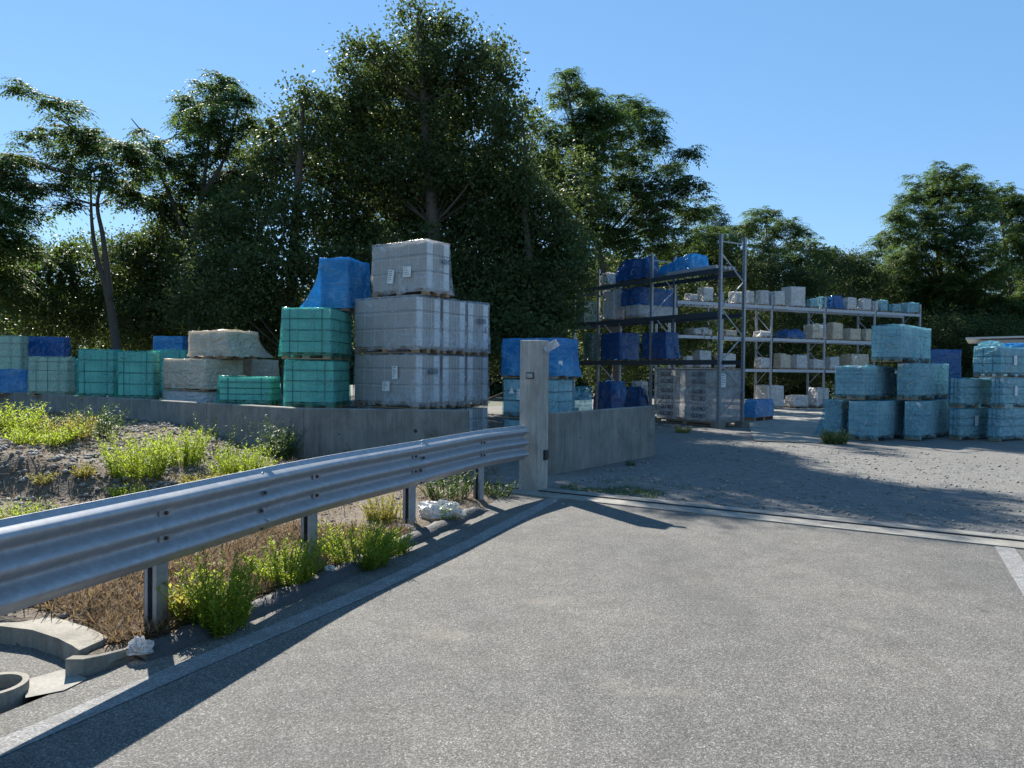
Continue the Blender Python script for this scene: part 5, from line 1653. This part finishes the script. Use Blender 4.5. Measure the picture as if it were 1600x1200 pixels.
# distant woodland closing the background
V = []
for k in range(46):
    u = -500 + k * 50 + random.uniform(-15, 15)
    vt = 445 + 22 * math.sin(k * 1.7) + random.uniform(-12, 12)
    if 820 < u < 1420: vt -= 18
    if u > 1600: vt -= 60
    d = 60 + random.uniform(-4, 4)
    for j in range(5):
        c = W(u, vt + 25 + 40 * j, d); kk = d / FPX
        V.append(oak_leaves([((c.x, c.y, c.z), (38 * kk, 30 * kk, 34 * kk))], dens=6.5, per=28, size=0.30, spread=0.5))
V = np.concatenate(V)
tag(link('woodland', mesh_np('woodland', V, np.arange(len(V), dtype=np.int32).reshape(-1, 4), M['leaf_wood'])), kind='stuff')

# ------------------------------------------------------------------ weeds on the verge
def weed_meshes(nst, hgt, rad, lpst, lsz, lw, mat, seed):
    rng = np.random.default_rng(seed)
    V = []; mb = MB()
    for s_ in range(nst):
        a = rng.uniform(0, 6.28); r = rad * math.sqrt(rng.random()) * 0.55
        b = np.array([r * math.cos(a), r * math.sin(a), -0.03])
        lean = rng.uniform(0.1, 0.62) * rad
        h_ = hgt * rng.uniform(0.5, 1.05) * (1 - 0.25 * r / rad)
        tip = b + np.array([math.cos(a) * lean, math.sin(a) * lean, h_])
        mid = b + np.array([math.cos(a) * lean * .35, math.sin(a) * lean * .35, h_ * .55])
        mb.tube([b, mid, tip], [0.004, 0.003, 0.0015], 4, cap=False)
        t = np.sort(rng.uniform(0.12, 1.0, lpst))[:, None]
        P = (1 - t) ** 2 * b + 2 * t * (1 - t) * mid + t * t * tip
        ang = np.arange(lpst) * 2.4 + rng.uniform(0, 6)
        el = rng.uniform(0.2, 0.95, lpst)
        Dv = np.stack([np.cos(ang) * np.cos(el), np.sin(ang) * np.cos(el), np.sin(el)], 1)
        Nv = unit(np.stack([-np.cos(ang) * np.sin(el), -np.sin(ang) * np.sin(el), np.cos(el)], 1) + 0.2 * rng.normal(size=(lpst, 3)))
        L = lsz * rng.uniform(0.7, 1.3, lpst) * (1.15 - 0.5 * t[:, 0])
        V.append(leaf_quads(P, Dv, Nv, L, L * lw))
    V = np.concatenate(V)
    return mesh_np('foliage', V, np.arange(len(V), dtype=np.int32).reshape(-1, 4), mat), mb
def weed(label, u, v, z, rad, hgt, nst, lpst, lsz, lw, mat, seed, group='weed clumps on the verge', d=None):
    p = G(u, v, z) if d is None else W(u, v, d)
    zz = verge_z(p.x, p.y) if d is None and z is not None and p.y < 13 else p.z
    t = empty('weed_clump', (p.x, p.y, zz - 0.01), 0, label, 'weeds', group)
    me, mb = weed_meshes(int(nst * 1.7), hgt * 1.08, rad * 1.3, lpst, lsz, lw, mat, seed)
    link('foliage', me, t); mb.build('stem', mat, t)
    return t
WD, WK, WY = M['leaf_weed'], M['leaf_weed_dark'], M['leaf_weed_dry']
weed('big bright green weed clump beside the nearest guardrail post', 340, 962, .08, .26, .50, 60, 26, .060, .24, WD, 1)
weed('broad leaved yellow green weed at the foot of the nearest guardrail post', 292, 962, .08, .12, .26, 14, 12, .10, .34, WY, 21)
weed('rounded green weed clump left of the second guardrail post', 448, 905, .08, .24, .36, 60, 24, .050, .24, WD, 2)
weed('wide bright weed clump between the second and third guardrail posts', 560, 868, .08, .34, .40, 90, 24, .052, .24, WD, 3)
weed('smaller bright weed joined to the right end of the wide clump', 610, 850, .08, .20, .30, 40, 22, .05, .24, WD, 4)
weed('yellow green weed behind the third guardrail post', 600, 810, .08, .24, .32, 40, 22, .05, .26, WY, 5)
weed('low weed growing through the white plastic sheet', 700, 806, .09, .12, .26, 16, 16, .05, .28, WD, 6)
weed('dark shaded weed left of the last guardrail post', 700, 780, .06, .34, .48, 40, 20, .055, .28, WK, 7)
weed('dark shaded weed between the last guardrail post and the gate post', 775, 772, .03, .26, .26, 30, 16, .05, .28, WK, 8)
weed('wide bushy green weed in front of the wall below the beige pallets', 215, 742, .25, .44, .62, 80, 22, .075, .22, WD, 9)
weed('bushy green weed right of the wide one, touching it', 285, 730, .22, .36, .62, 60, 22, .075, .22, WD, 10)
weed('rounded bright weed clump behind the middle of the rail', 372, 742, .15, .42, .52, 80, 22, .07, .22, WD, 11)
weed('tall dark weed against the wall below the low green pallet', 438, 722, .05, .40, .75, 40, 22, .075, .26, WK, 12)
weed('low yellowish weed at the near foot of the rounded bright clump', 318, 748, .2, .28, .20, 40, 16, .06, .24, WY, 13)
weed('yellow green weed in front of the wall at the left edge', 25, 690, .45, .46, .56, 60, 20, .09, .24, WD, 14)
weed('low bright weed on the bank left of the dark bush', 70, 706, .42, .45, .34, 50, 18, .08, .24, WD, 15)
weed('yellowing weed on the bank beside the dark bush', 108, 698, .44, .40, .42, 40, 18, .08, .24, WY, 16)
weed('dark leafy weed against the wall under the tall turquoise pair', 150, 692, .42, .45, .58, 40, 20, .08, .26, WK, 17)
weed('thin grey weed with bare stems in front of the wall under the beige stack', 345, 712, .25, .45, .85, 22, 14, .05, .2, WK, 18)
weed('tiny yellow weed on the dark stony slope, left one', 70, 765, .1, .16, .16, 20, 14, .05, .24, WY, 19)
weed('tiny yellow weed on the dark stony slope, right one', 132, 757, .15, .14, .20, 20, 14, .05, .24, WY, 20)
weed('low green weed just above the rail on the stony slope', 198, 772, .08, .22, .18, 30, 14, .05, .24, WD, 22)
weed('low green weed peeping over the rail near the left edge', 30, 800, .05, .3, .2, 30, 14, .05, .24, WD, 23)
weed('pale weed in front of the dark wall joint', 470, 706, .04, .22, .4, 18, 16, .06, .24, WK, 24)
weed('dark low weed against the wall behind the rail, under the white stack', 545, 722, .03, .25, .38, 18, 16, .06, .26, WK, 25)
weed('small dark bush at the foot of the blue block pile', 1305, 694, 0, .32, .40, 40, 18, .08, .3, WK, 26, 'weeds in the yard')
weed('small pale weed on the dark ground in front of the lettered bundles', 1066, 676, 0, .28, .22, 24, 14, .07, .3, WY, 27, 'weeds in the yard')
weed('small weed at the foot of the barrier end nearest the gate', 985, 728, 0, .10, .16, 10, 12, .05, .25, WK, 28, 'weeds in the yard')
weed('weed tuft beside the gate sill right of the post', 1003, 770, 0, .10, .14, 10, 12, .05, .25, WK, 29, 'weeds in the yard')

# tidy helper properties
for o in list(bpy.data.objects):
    if '_w' in o.keys(): del o['_w']
